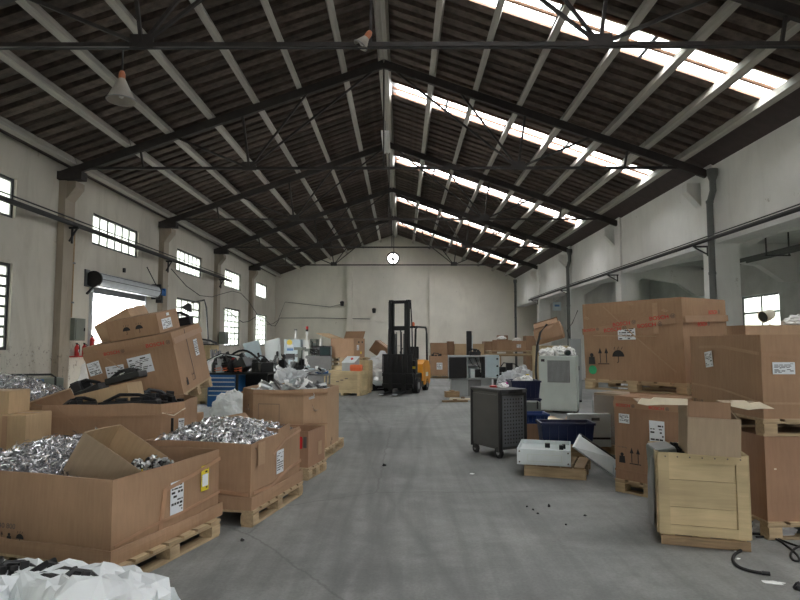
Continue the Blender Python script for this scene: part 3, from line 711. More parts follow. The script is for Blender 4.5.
PM = {}
def pallet(label, loc, rz=0, w_=1.2, l_=1.0, rot=None, nb=7, mat_='pallet_wood', h=.14):
    t = thing('wooden_pallet', label, 'pallet', loc, rot or rz, 'wooden pallets under the cartons')
    k = (w_, l_, mat_, h)
    if k not in PM:
        bw = w_ / nb * .8
        PM[k] = (MB().box(-bw / 2, bw / 2, -l_ / 2, l_ / 2, h - .02, h).mesh('deck_board', mat_), MB().box(-.055, .055, -.06, .06, .02, h - .04).mesh('block', mat_),
                 MB().box(-w_ / 2, w_ / 2, -.05, .05, 0, .02).mesh('base_board', mat_), MB().box(-w_ / 2, w_ / 2, -.05, .05, h - .04, h - .02).mesh('stringer_board', mat_), bw)
    d, b, bb, sb, bw = PM[k]
    for i in range(nb): inst('deck_board', d, t, (-w_ / 2 + bw / 2 + (w_ - bw) * i / (nb - 1), 0, 0))
    for y in (-l_ / 2 + .06, 0, l_ / 2 - .06):
        inst('base_board', bb, t, (0, y, 0)); inst('stringer_board', sb, t, (0, y, 0))
        for x in (-w_ / 2 + .06, 0, w_ / 2 - .06): inst('block', b, t, (x, y, 0))
    return t
def swarf(name, label, loc, rz, w_, l_, base, peak, n_=1500, seed=3, size=1.0, skew=(0, 0), mat_='swarf'):
    rnd = random.Random(seed); g = MB()
    def hgt(x, y):
        ex, ey = abs(2 * x / w_), abs(2 * y / l_)
        q = max(0, 1 - ex ** 2.2) * max(0, 1 - ey ** 2.2)
        return base + (peak - base) * q * (.75 + .5 * noise.noise(Vector((x * 3 + seed, y * 3, 0)))) + skew[0] * x + skew[1] * y
    nx, ny = 14, 12; k = []
    for i in range(nx + 1):
        for j in range(ny + 1):
            x, y = (i / nx - .5) * w_, (j / ny - .5) * l_; k.append((x, y, hgt(x, y) - .02 * size))
    g.add(k, [(i * (ny + 1) + j, (i + 1) * (ny + 1) + j, (i + 1) * (ny + 1) + j + 1, i * (ny + 1) + j + 1) for i in range(nx) for j in range(ny)])
    nbed = len(g.f)
    for _ in range(n_):
        x, y = rnd.uniform(-.48, .48) * w_, rnd.uniform(-.48, .48) * l_
        z = hgt(x, y) + rnd.uniform(-.02, .03) * size
        r_ = rnd.uniform(.02, .065) * size; wd = rnd.uniform(.006, .013) * size; turns = rnd.uniform(.5, 1.4); st = 7; pit = rnd.uniform(-.05, .05) * size
        m = Matrix.Translation((x, y, z)) @ Matrix.Rotation(rnd.uniform(0, 6.3), 4, 'Z') @ Matrix.Rotation(rnd.uniform(-1.3, 1.3), 4, 'X') @ Matrix.Rotation(rnd.uniform(-1.3, 1.3), 4, 'Y')
        vv = []
        for i in range(st + 1):
            a = turns * 2 * math.pi * i / st; q = pit * i / st
            vv += [(r_ * math.cos(a), r_ * math.sin(a), q), (r_ * math.cos(a), r_ * math.sin(a), q + wd)]
        g.add(vv, [(2 * i, 2 * i + 1, 2 * i + 3, 2 * i + 2) for i in range(st)], m)
    o = g.build(name, mat_); o.location = loc; o.rotation_euler = (0, 0, rz); o.data.materials.append(M['mid_grey'])
    for q_ in range(nbed): o.data.polygons[q_].material_index = 1  # bed faces darker grey: shaded gaps between the curls painted as colour
    return tag(o, label, 'metal scrap', None, 'stuff')
def blob(name, mat_, parent, dims, seed, crumple=.25, sub=4, flat=True, freq=2.5, smooth=False):
    bm2 = bmesh.new(); bmesh.ops.create_icosphere(bm2, subdivisions=sub, radius=1)
    for v in bm2.verts:
        p = v.co.copy(); q = p * freq + Vector((seed * 7.1, seed * 3.3, 0))
        d = 1 + crumple * (noise.noise(q) + .6 * abs(noise.noise(q * 2.3)) - .3 + .35 * abs(noise.noise(q * 5.1)))
        p = p * d
        if flat and p.z < -.35: p.z = -.35 - (p.z + .35) * -.12
        v.co = Vector((p.x * dims[0] / 2, p.y * dims[1] / 2, (p.z + .4) * dims[2] / 1.4))
    me = bpy.data.meshes.new(name); bm2.to_mesh(me); bm2.free(); me.materials.append(M[mat_])
    if smooth:
        for f in me.polygons: f.use_smooth = True
    return obj(name, me, parent)
def bag(label, loc, dims, seed, mat_='sack_white', rz=0, crumple=.3, group=None, name='plastic_bag', sub=4):
    t = thing(name, label, 'bag', loc, rz, group)
    blob('film', mat_, t, dims, seed, crumple, sub)
    k = MB().tube([(0, 0, dims[2] * .88), (dims[0] * .04, 0, dims[2] * 1.0), (dims[0] * .1, 0, dims[2] * 1.06)], [dims[0] * .07, dims[0] * .03, dims[0] * .06], 7); k.build('gathered_neck', mat_, t)
    return t
def black_housing(label, loc, rot, s, seed, name='machine_housing', mat_='black_plastic', cat='machine part', group=None):
    rnd = random.Random(seed); t = thing(name, label, cat, loc, rot, group)
    a, b, c_ = s
    MB().box(-a / 2, a / 2, -b / 2, b / 2, 0, c_ * .55).build('shell', mat_, t, bevel=.012)
    for k_ in range(4):
        x = rnd.uniform(-.4, .4) * a; y = rnd.uniform(-.35, .35) * b
        MB().box(x - a * .1, x + a * .1, y - b * .12, y + b * .12, c_ * .5, c_ * rnd.uniform(.65, 1)).build('boss', mat_, t, bevel=.006)
    MB().tube([(-a * .45, 0, c_ * .5), (-a * .2, b * .2, c_ * .95), (a * .15, b * .1, c_ * .9), (a * .45, -b * .1, c_ * .55)], .02, 7).build('hose', mat_, t)
    for k_ in range(5): MB().box(-a / 2 - .006, -a / 2, -b * .4 + b * .18 * k_, -b * .32 + b * .18 * k_, c_ * .1, c_ * .45).build('rib', mat_, t)
    return t

# ------------------------------------------------------------------ left foreground
# L1: nearest low gaylord on a pallet
a1 = R(-17); pc = P(110, 566, .14)
cc = center_at((pc.x, pc.y, .14), a1, 1, -1, 1.25, 1.2)
pallet('wooden pallet under the nearest low carton, front left', (cc.x + .06, cc.y - .07, 0), a1 + R(90), 1.15, 1.25)
c = carton('gaylord_box', 'low wide open carton full of swarf on a pallet, front left', 'carton', cc, a1, 1.25, 1.2, .55, 0, 'kraft', tray=.1, bulge=.012, wob=.008, seed=11)
L1 = c; L1c = cc
sticker(c, 1, .56, .17, .15, .24, seed=3); sticker(c, 1, .93, .26, .1, .2, 'label_yellow', seed=9); on_face(c, 1, MB().box(.012, .09, .035, .13, 0, .001), 'label_panel', 'label_white', .93, .26, .007)
strip(c, 1, [(.45, .06), (.5, .38)], .045); strip(c, 1, [(.49, .37), (.85, .42), (1.19, .48)], .03); strip(c, 1, [(.01, .12), (.3, .15), (.7, .16), (1.19, .2)], .02)
printed(c, 0, 'PR 22 040 800', .12, .17, .05, 'ink_grey'); 
for k_ in range(4): icon = (icon_arrows if k_ == 1 else icon_umbrella if k_ == 3 else icon_weight)(c, 0, .2 + .085 * k_, .075, .07)
swarf('metal_swarf', 'heap of silver metal swarf in the nearest low carton', (cc.x, cc.y, .16), a1, 1.2, 1.14, .3, .44, 3000, 5, .8, (-.55, .02))
# tilted carton inside L1
TR = Matrix.Rotation(R(-9), 3, 'Z') @ Matrix.Rotation(R(30), 3, 'Y')
tA = PY(84, 432, 4.5); tloc = tA - TR @ Vector((-.31, -.22, .36))
ti = carton('open_carton', 'small carton tipped inside the nearest low carton', 'carton', tloc, (0, R(30), R(-9)), .62, .44, .36, 0, 'kraft_grey', topmat='kraft_tan', seed=12, th=.008, bulge=.003)  # one plain carton: shade painted into the greyer outside, light into the tan inside
MB().box(.015, .019, -.2, .2, .02, .1).build('inner_divider', 'kraft_tan', ti.o)
rndj = random.Random(4)
for k_ in range(60):
    lx = rndj.uniform(.05, .28)
    wp = TR @ Vector((lx, rndj.uniform(-.19, .19), .13 + .55 * lx + rndj.uniform(.06, .12))) + tloc
    mt = 'yellow_paint' if k_ == 5 else rndj.choice(('black_plastic', 'sheet_silver'))
    t = thing('bracket_part', 'small %s fitting in the tipped carton' % {'yellow_paint': 'yellow', 'black_plastic': 'black', 'sheet_silver': 'silver'}[mt], 'fitting', wp, (rndj.uniform(0, 6), rndj.uniform(0, 6), rndj.uniform(0, 6)), 'small fittings in the tipped carton')
    MB().box(-.025, .025, -.012, .012, -.004, .004).box(.017, .025, -.012, .012, 0, .03).build('plate', mt, t); MB().cyl((-.008, 0, .004), (-.008, 0, .018), .009, 8).build('stud', 'sheet_silver', t)

# L2: second low carton
a2 = R(-12.5); pc = P(250, 510, .14); c2c = center_at((pc.x, pc.y, .14), a2, 1, -1, 1.08, 1.12)
pallet('wooden pallet under the second low carton', (c2c.x + .03, c2c.y - .02, 0), a2 + R(90), 1.15, 1.1)
c = carton('gaylord_box', 'second low open carton with swarf, behind the nearest carton', 'carton', c2c, a2, 1.08, 1.12, .57, 0, 'kraft', tray=.11, bulge=.012, wob=.012, seed=21)
sticker(c, 1, .5, .2, .16, .22, seed=4); strip(c, 1, [(.02, .14), (.4, .12), (.8, .2), (1.11, .22)], .03); strip(c, 1, [(.42, .4), (.7, .5), (1.1, .54)], .025); strip(c, 0, [(.0, .15), (.5, .17), (1.07, .13)], .03)
on_face(c, 1, MB().box(0, .14, 0, .2, 0, .004), 'flap_patch', 'kraft_pale', .1, .36, .003)
swarf('metal_swarf', 'bed of silver metal coils in the second low carton', (c2c.x, c2c.y, .16), a2, 1.02, 1.06, .48, .68, 2600, 8, 1.0)
t = thing('cardboard_divider', 'loose brown cardboard sheet stuck upright in the second carton', 'cardboard', (c2c.x + .12, c2c.y + .08, .55), (R(8), R(4), R(-18)))
MB().box(-.42, .42, -.006, .006, 0, .24).build('panel', 'kraft_dark', t); MB().box(.42, .428, -.006, .22, .0, .24).build('folded_edge', 'kraft', t)
t = thing('cardboard_flap', 'pale cardboard flap standing up behind the second carton', 'cardboard', (c2c.x - .12, c2c.y + .46, .6), (R(-12), R(-10), R(8)))
MB().box(-.2, .2, -.006, .006, 0, .22).prism([(-.2, 0), (.2, 0), (.28, .1), (.2, .22)], -.004, .004, UP).build('panel', 'kraft_pale', t)

# L3: small carton with red print beyond it
a3 = R(-13); pc = P(308, 468, .14); c3c = center_at((pc.x, pc.y, .14), a3, 1, -1, .62, .55)
pallet('small wooden pallet under the red-printed carton', (c3c.x, c3c.y, 0), a3 + R(90), .6, .66, nb=4)
c = carton('open_carton', 'small reddish open carton with red print beside the second carton', 'carton', c3c, a3, .62, .55, .42, 0, 'kraft_red', seed=31)
on_face(c, 0, MB().box(0, .075, 0, .14, 0, .001), 'printed_square', 'ink_red', .475, .22, .004); on_face(c, 0, MB().box(0, .04, 0, .13, 0, .001), 'printed_square', 'ink_grey', .565, .23, .004)
sticker(c, 1, .28, .1, .12, .16, 'kraft_pale', lines=False)

# L4: octagonal gaylord with sheet parts
a4 = R(-8); c4 = Vector((-1.62, 8.78, .14))
pallet('wooden pallet under the eight-sided carton', (c4.x + .02, c4.y - .02, 0), a4 + R(90), 1.2, 1.25)
c = carton('gaylord_box', 'tall eight-sided carton filled with bent sheet metal', 'carton', c4, a4, 1.24, 1.2, .82, .26, 'kraft_pale', bulge=.012, wob=.012, seed=41)
for f in (0, 1, 7): m_, L_ = c.F[f]; strip(c, f, [(0, .36), (L_, .34)], .018, 'tape', 'tape'); strip(c, f, [(0, .76), (L_, .77)], .03, 'tape', 'tape')
g = MB(); g.box(0, .006, 0, .24, 0, .001); g.box(.3, .306, 0, .24, 0, .001); g.box(0, .306, .24, .247, 0, .001); on_face(c, 0, g, 'perforated_door', 'ink_grey', .08, .38, .004)
for (u, v) in ((.15, .02), (.2, .07)): icon_weight(c, 2, u, v, .06)
swarf('metal_swarf', 'dark bed of scrap under the bent sheet metal', (c4.x, c4.y, .2), a4, 1.05, 1.02, .5, .56, 500, 13, 1.2)
rndj = random.Random(9)
for k_ in range(46):
    x, y = rndj.uniform(-.5, .5), rndj.uniform(-.48, .48); h_ = .71 + .13 * (1 - (x / .55) ** 2) * (1 - (y / .55) ** 2) + rndj.uniform(-.02, .05)
    mt = rndj.choice(('sheet_silver', 'pale_metal', 'foam_white', 'mid_grey'))
    t = thing('sheet_metal_part', 'bent %s sheet metal part in the eight-sided carton' % {'sheet_silver': 'shiny silver', 'pale_metal': 'pale grey', 'foam_white': 'white', 'mid_grey': 'dark grey'}[mt], 'metal part', Vector((c4.x, c4.y, .14)) + Matrix.Rotation(a4, 3, 'Z') @ Vector((x, y, h_)), (rndj.uniform(-.7, .7), rndj.uniform(-.7, .7), rndj.uniform(0, 6)), 'bent sheet parts in the eight-sided carton')
    a_, b_ = rndj.uniform(.12, .3), rndj.uniform(.06, .12)
    MB().box(-a_ / 2, a_ / 2, -b_ / 2, b_ / 2, 0, .004).box(-a_ / 2, a_ / 2, b_ / 2, b_ / 2 + .004, 0, .04).build('plate', mt, t)
    MB().box(a_ / 2, a_ / 2 + .004, -b_ / 2, b_ / 2, -.03, .004).build('lip', 'sheet_silver', t)

# L5: big carton behind L1
a5 = R(7); c5 = Vector((-3.3, 6.95, .14))
pallet('wooden pallet under the large black-parts carton', (c5.x, c5.y, 0), a5, 1.4, 1.0)
c = carton('gaylord_box', 'large open carton heaped with black plastic parts, left', 'carton', c5, a5, 1.62, 1.05, .80, .2, 'kraft', bulge=.015, wob=.012, seed=51)
for f, q in ((0, [(0, .68), (.6, .665), (1.22, .68)]), (1, [(0, .68), (.28, .7)]), (7, [(0, .69), (.28, .68)])): strip(c, f, q, .02, 'crease_tape', 'tape')
strip(c, 1, [(0, .7), (.14, .66), (.28, .73)], .012, 'torn_edge', 'torn_edge'); sticker(c, 1, .2, .42, .07, .2, seed=6)
strip(c, 0, [(.15, .79), (.5, .4)], .01, 'crease_tape', 'tape')
o = MB().box(-.72, .72, -.44, .44, 0, .6).build('parts_layer', 'black_plastic'); o.location = (c5.x, c5.y, .17); o.rotation_euler = (0, 0, a5); tag(o, 'black parts layer filling the large left carton', 'machine part')
ic = PY(120, 392, 6.95)
c = carton('open_carton', 'long yellowish carton lying tipped in the black-parts carton', 'carton', (ic.x - .12, 6.9, .80), (R(0), R(-14), R(-4)), .78, .34, .26, 0, 'kraft_tan', closed=True, seed=52)
for k_, (x, y, z, sx, sy, sz, rx, ry, rz_) in enumerate(((-3.05, 6.68, .86, .62, .22, .17, 0, -2, 9), (-3.6, 6.66, .86, .35, .2, .13, 5, -8, 20), (-2.78, 7.05, .84, .3, .25, .15, 0, 4, -20), (-3.75, 7.1, .88, .5, .3, .3, 0, -24, 8), (-3.0, 7.2, .82, .4, .25, .22, 0, 8, 40))):
    black_housing(('long black plastic moulding on front rim of the parts carton', 'small black moulding at left of the parts carton', 'black moulding at right end of the parts carton', 'tilted black cover standing at the back of parts carton', 'black moulding behind the yellowish carton')[k_], (x, y, z), (R(rx), R(ry), R(rz_)), (sx, sy, sz), 60 + k_, group='black mouldings in the parts carton')
black_housing('black printer-like housing lying on the yellowish carton', (ic.x + .1, 6.9, 1.16), (0, R(-14), R(-6)), (.42, .2, .14), 77)
t = thing('cardboard_flap', 'brown cardboard flap sticking out left of parts carton', 'cardboard', (-3.85, 6.62, .88), (R(20), R(-20), R(14)))
MB().box(-.22, .22, -.006, .006, 0, .16).build('panel', 'kraft', t); MB().box(-.22, .22, -.03, .006, .16, .166).build('folded_edge', 'kraft_pale', t)

# L10/L11 cartons at the left photo edge
pe = PY(26, 416, 5.75)
c = carton('open_carton', 'upright brown carton cut by the left photo edge', 'carton', (pe.x - .46, 5.98, 0), R(-2), .92, .4, pe.z, 0, 'kraft_tan', seed=61, closed=True)
strip(c, 0, [(.72, .0), (.72, pe.z)], .05, 'tape', 'tape')
c = carton('closed_carton', 'small carton on top of the upright left-edge carton', 'carton', (pe.x - .66, 5.98, pe.z + .008), R(3), .86, .36, .215, 0, 'kraft_tan', seed=62, closed=True)
# L12 swarf container behind
c = carton('gaylord_box', 'open carton of swarf behind the left-edge cartons', 'carton', (-5.05, 7.55, 0), R(4), 1.3, 1.1, .86, 0, 'kraft_dark', seed=65)
swarf('metal_swarf', 'tall heap of silver metal swarf by the left wall', (-5.05, 7.55, .1), R(4), 1.24, 1.04, .74, 1.08, 2800, 15, 1.2, (.05, .0))

# L7 + L6 leaning stack
c = carton('gaylord_box', 'plain brown carton under the leaning BOSCH carton', 'carton', (-3.62, 8.62, 0), R(-10), 1.05, 1.05, .55, 0, 'kraft', closed=True, seed=71)
tl = R(-10); 
T6 = Matrix.Translation((-3.52, 8.6, .76)) @ Matrix.Rotation(R(-2), 4, 'Z') @ Matrix.Rotation(tl, 4, 'Y') @ Matrix.Rotation(R(9), 4, 'X')
def putm(o, m): o.location = m.to_translation(); o.rotation_euler = m.to_euler(); return o
pl = pallet('tilted wooden pallet under the leaning BOSCH carton', (0, 0, 0), 0, 1.24, 1.1); putm(pl, T6)
c = carton('shipping_carton', 'large leaning BOSCH carton on a tilted pallet, left', 'carton', (0, 0, 0), 0, 1.22, 1.08, .84, 0, 'kraft', closed=True, seed=72, bulge=.012); putm(c.o, T6 @ Matrix.Translation((0, 0, .14)))
L6 = c
strip(c, 0, [(0, .72), (1.21, .72)], .085, 'tape', 'tape'); strip(c, 1, [(0, .72), (1.08, .74)], .08, 'tape', 'tape')
bosch(c, 0, .28, .695, .06); bosch(c, 0, .86, .70, .07)
sticker(c, 0, .04, .45, .17, .18, 'label_white', R(6), seed=1); sticker(c, 0, .26, .34, .25, .2, 'label_white', seed=2); sticker(c, 0, .58, .36, .33, .24, 'label_white', R(3), seed=5); sticker(c, 1, .66, .4, .14, .24, seed=7)
strip(c, 1, [(.42, .84), (.47, .1)], .012, 'seam', 'ink_grey'); strip(c, 0, [(.3, .66), (.45, .5)], .012, 'crease_tape', 'kraft_pale' )
icon_weight(c, 1, .14, .08, .12); icon_arrows(c, 1, .36, .1, .12)
T8 = T6 @ Matrix.Translation((.1, -.15, .995)) @ Matrix.Rotation(R(-3), 4, 'Z')
c = carton('closed_carton', 'flat brown carton lying on the leaning BOSCH carton', 'carton', (0, 0, 0), 0, .72, .62, .27, 0, 'kraft', closed=True, seed=73); putm(c.o, T8)
sticker(c, 1, .08, .04, .28, .14, seed=8); sticker(c, 1, .25, .21, .08, .04, lines=False)
for u in (.22, .4): icon_umbrella(c, 0, u, .06, .11)
T9 = T6 @ Matrix.Translation((-.36, .3, 1.02)) @ Matrix.Rotation(R(-10), 4, 'Z') @ Matrix.Rotation(R(-17), 4, 'Y')
c = carton('closed_carton', 'tilted carton behind the flat one on the stack', 'carton', (0, 0, 0), 0, .62, .42, .3, 0, 'kraft_pale', seed=74, closed=True); putm(c.o, T9)
putm(black_housing('black machine part on the back of the leaning stack', (0, 0, 0), 0, (.42, .14, .22), 79), T6 @ Matrix.Translation((.36, .38, .995)))

# front left white sack of black parts
def open_sack(label, loc, w_, l_, h, seed, rz=0):
    t = thing('bulk_sack', label, 'sack', loc, rz); rnd = random.Random(seed); n_ = 52; rows = []
    levels = [(1.0, 0), (1.06, .15), (1.08, .3), (1.09, .45), (1.07, .6), (1.04, .75), (1.0, .9), (.93, .99), (.84, 1.02), (.74, 1.0), (.63, .98), (.52, .96), (.4, .95), (.28, .93), (.15, .92), (.05, .92)]
    for li, (s_, t_) in enumerate(levels):
        row = []
        for i in range(n_):
            a = 2 * math.pi * i / n_; ca, sa = math.cos(a), math.sin(a); e = (abs(ca) ** 3.2 + abs(sa) ** 3.2) ** (-1 / 3.2)
            q = Vector((ca * 2.2, sa * 2.2, t_ * 2.4 + seed)); f = noise.noise(q * 1.3) * .12 + (.5 - abs(noise.noise(q * 2.2))) * .16 + (.5 - abs(noise.noise(q * 5.0))) * .05
            zz_ = t_ * h * (1 - .3 * sa * min(1, s_) * (t_ > .6) + (.32 * noise.noise(Vector((ca * 1.6 + seed, sa * 1.6, 3))) + .3 * (.4 - abs(noise.noise(Vector((ca * s_ * 4, sa * s_ * 4, seed))))) + .1 * (.4 - abs(noise.noise(Vector((ca * s_ * 11, sa * s_ * 11, seed)))))) * (t_ > .6))
            row.append((ca * e * w_ / 2 * (s_ + f), sa * e * l_ / 2 * (s_ + f), zz_))
        rows.append(row)
    g = MB(); g.add([v for r_ in rows for v in r_], [(k * n_ + i, k * n_ + (i + 1) % n_, (k + 1) * n_ + (i + 1) % n_, (k + 1) * n_ + i) for k in range(len(rows) - 1) for i in range(n_)] + [tuple(range(n_ - 1, -1, -1)), tuple((len(rows) - 1) * n_ + i for i in range(n_))])
    g.v = [(x + rnd.uniform(-.012, .012), y + rnd.uniform(-.012, .012), max(0, z + rnd.uniform(-.014, .014) * (z > .05))) for x, y, z in g.v]
    o = g.build('sack_skin', 'sack_white', t)
    return t
sk = open_sack('crumpled white sack full of black parts at lower left corner', (-1.95, 3.05, 0), 1.3, 1.0, .39, 5, R(-8))
rndj = random.Random(14)
for k_ in range(12):
    x = -2.45 + .082 * k_; y = 3.44 - .03 * k_ + rndj.uniform(-.07, .06)
    black_housing('jagged black plastic scrap in the white sack', (x, y, .25 + rndj.uniform(0, .03)), (rndj.uniform(-.4, .4), rndj.uniform(-.4, .4), rndj.uniform(0, 6)), (.22, .11, .13), 200 + k_, 'plastic_scrap', group='black scraps in the white sack')
# ------------------------------------------------------------------ mid left: bench, machines, crates
def cabinet(name, label, cat, loc, rz, w_, l_, h, mat_, door_mat=None, group=None, rot=None, feet=True, doors=1, handle=True):
    t = thing(name, label, cat, loc, rot or rz, group); z0 = .05 if feet else 0
    MB().box(-w_ / 2, w_ / 2, -l_ / 2, l_ / 2, z0, h).build('body', mat_, t, bevel=.01)
    for d in range(doors):
        x0 = -w_ / 2 + .02 + (w_ - .02) * d / doors; x1 = -w_ / 2 + (w_ - .0) * (d + 1) / doors - .02
        dd = MB().box(x0, x1, -l_ / 2 - .015, -l_ / 2, z0 + .03, h - .03).build('door', door_mat or mat_, t, bevel=.004)
        if handle: MB().box(x1 - .06, x1 - .04, -l_ / 2 - .04, -l_ / 2 - .015, h * .5, h * .5 + .12).build('handle', 'black_steel', dd)
    if feet:
        for x in (-w_ / 2 + .04, w_ / 2 - .04):
            for y in (-l_ / 2 + .04, l_ / 2 - .04): MB().box(x - .03, x + .03, y - .03, y + .03, 0, z0).build('foot', 'black_steel', t)
    return t
# bench with blue drawers
bp = P(222, 407, 0)
t = thing('tool_bench', 'blue drawer tool bench with dark top at mid left', 'workbench', (bp.x + .42, bp.y + .35, 0), R(-4))
MB().box(-.85, .75, -.35, .35, .80, .85).build('bench_top', 'black_steel', t, bevel=.006)
MB().box(-.80, -.02, -.32, .3, .0, .8).build('drawer_body', 'blue_drawer', t)
z = .74
for k_, hh in enumerate((.09, .1, .1, .1, .26)):
    d_ = MB().box(-.77, -.09, -.345, -.32, z - hh + .01, z).build('drawer', 'blue_drawer', t); MB().box(-.76, -.1, -.36, -.345, z - .03, z - .008).build('drawer_grip', 'pale_metal', d_)
    z -= hh + .012
MB().box(-.3, -.14, -.349, -.345, .1, .19).build('label', 'label_yellow', t)
MB().box(-.07, -.01, -.35, -.3, 0, .8).build('post', 'black_steel', t)
for y in (-.3, .26): MB().box(.66, .72, y, y + .05, 0, .8).build('leg', 'black_steel', t)
MB().box(-.02, .7, .25, .28, .2, .8).build('back_panel', 'black_steel', t)
bx0, by0 = bp.x + .42, bp.y + .35
# junk on the bench
black_housing('big black machine cover on bench, left end', (bx0 - .55, by0, .852), (0, 0, R(20)), (.5, .4, .45), 301)
black_housing('black machine cover leaning on the bench middle', (bx0 - .05, by0 + .02, .852), (0, R(-30), R(-15)), (.6, .4, .5), 302)
black_housing('low black housing at right end of the bench', (bx0 + .5, by0, .852), (0, 0, R(60)), (.45, .35, .45), 303)
t = thing('curved_fairing', 'white curved strip lying across black parts on bench', 'machine part', (bx0 - .5, by0 - .15, 1.16), (R(10), R(-8), R(8)))
g = MB()
for i in range(9):
    a_, b_ = i / 9, (i + 1) / 9; g.bar((-.4 + .8 * a_, 0, .14 * math.sin(a_ * 3)), (-.4 + .8 * b_, 0, .14 * math.sin(b_ * 3)), .12, .02)
g.build('strip', 'pale_metal', t); MB().tube([(-.38, -.03, .05), (0, -.03, .18), (.38, -.03, .08)], .015, 6).build('edge', 'black_steel', t)
t = thing('hose_loop', 'black hose loop arching over the bench clutter', 'hose', (bx0 - .1, by0 + .2, 1.0))
MB().tube([(-.5 + .1 * i, .02 * i, .05 + .36 * math.sin(math.pi * i / 10)) for i in range(11)], .028, 8).build('hose', 'rubber', t); MB().cyl((.5, .2, .05), (.56, .21, -.05), .035, 8).build('fitting', 'galv', t)
tag(MB().lathe([(0, 0), (.05, 0), (.05, .06), (.03, .08), (0, .08)], 12, Matrix.Translation(PY(233, 361, by0))).build('knob', 'red_paint'), 'tiny red knob among black bench clutter', 'knob')
for k_, (px, py, dy) in enumerate(((226, 369, -.2), (238, 370, -.22), (218, 371, -.2))):
    q = PY(px, py, by0 + dy); tt = thing('copper_coil', 'orange copper coil on bench, %s' % ('middle one', 'right one', 'left one')[k_], 'coil', (q.x, q.y, .855), 0, 'copper coils on the bench')
    MB().tube([(.09 * math.cos(i * .7), .07 * math.sin(i * .7), .015 + .006 * i) for i in range(20)], .014, 6).build('coil', 'orange_red', tt); MB().cyl((0, 0, 0), (0, 0, .1), .04, 10).build('core', 'black_plastic', tt)
# pole stand and plywood crate behind the leaning stack
pp = P(212, 402, 0); 
cq = PY(206, 372, 15.2)
def crate(name, label, loc, rz, w_, l_, h, mat_='crate_ply', skid=True, frame=.08, group=None, lid=False, planks=3):
    t = thing(name, label, 'crate', loc, rz, group); z0 = .08 if skid else 0
    if skid:
        for x in (-w_ / 2 + .06, 0, w_ / 2 - .06): MB().box(x - .045, x + .045, -l_ / 2, l_ / 2, 0, z0).build('skid', mat_, t)
    for (s, ax) in ((-1, 'y'), (1, 'y'), (-1, 'x'), (1, 'x')):
        L_ = w_ if ax == 'y' else l_ - .03
        for k_ in range(planks):
            za, zb = z0 + (h - z0) * k_ / planks + .0015, z0 + (h - z0) * (k_ + 1) / planks - .0015
            if ax == 'y': MB().box(-L_ / 2, L_ / 2, s * l_ / 2 - .008, s * l_ / 2 + .008, za, zb).build('plank', mat_, t)
            else: MB().box(s * w_ / 2 - .008, s * w_ / 2 + .008, -L_ / 2, L_ / 2, za, zb).build('plank', mat_, t)
        o_ = .008 * s
        if ax == 'y':
            y0, y1 = sorted((s * l_ / 2 + o_, s * l_ / 2 + o_ + s * .014))
            for x0 in (-w_ / 2 - .008, w_ / 2 - frame): MB().box(x0, x0 + frame + .008, y0, y1, z0, h).build('batten', mat_, t)
            for za in (z0, h - frame): MB().box(-w_ / 2 + frame, w_ / 2 - frame, y0, y1, za, za + frame).build('batten', mat_, t)
        else:
            x0, x1 = sorted((s * w_ / 2 + o_, s * w_ / 2 + o_ + s * .014))
            for y0 in (-l_ / 2, l_ / 2 - frame): MB().box(x0, x1, y0, y0 + frame, z0, h).build('batten', mat_, t)
            for za in (z0, h - frame): MB().box(x0, x1, -l_ / 2 + frame, l_ / 2 - frame, za, za + frame).build('batten', mat_, t)
    MB().box(-w_ / 2, w_ / 2, -l_ / 2, l_ / 2, z0, z0 + .015).build('bottom', mat_, t)
    if lid: MB().box(-w_ / 2, w_ / 2, -l_ / 2, l_ / 2, h, h + .02).build('lid', mat_, t)
    return t
crate('plywood_crate', 'tall plywood crate behind the leaning carton stack', (cq.x - .3, 15.9, 0), R(-5), .55, .55, 1.52, lid=True)
t = thing('tray_of_parts', 'black tray of parts on the tall plywood crate', 'tray', (cq.x - .28, 15.9, 1.545), R(5))
MB().box(-.32, .3, -.25, .25, 0, .03).build('tray', 'black_plastic', t); MB().tube([(-.3, -.1, .05), (-.1, -.1, .16), (.15, -.05, .12), (.28, .1, .05)], .03, 7).build('hose', 'black_plastic', t); MB().box(-.2, .1, -.1, .1, .03, .1).build('part', 'mid_grey', t)
pa_ = PY(205, 300, 19.4); pb_ = PY(190, 304, 19.4)
t = thing('work_lamp_stand', 'black bent-pole lamp stand in front of left wall window', 'lamp', (pa_.x + .25, 19.4, 0))
MB().tube([(0, 0, .03), (-.05, 0, .9), (-.2, 0, pa_.z - .25), (-.27, 0, pa_.z), (pb_.x - pa_.x - .2, 0, pb_.z + .04)], .03, 8).build('pole', 'black_steel', t)
MB().lathe([(.0, .02), (.07, 0), (.2, -.22), (.18, -.22), (0, -.08)], 14, Matrix.Translation((pb_.x - pa_.x - .25, 0, pb_.z)) @ Matrix.Rotation(R(30), 4, 'Y')).build('lamp_head', 'black_steel', t)
MB().box(-.25, .25, -.25, .25, 0, .03).build('base', 'black_steel', t)
# white bag near bench
q = P(226, 424, 0); bag('large white woven sack slumped by the blue drawers', (q.x, q.y + .35, 0), (.8, .6, .6), 3, 'sack_white', 0, .25)
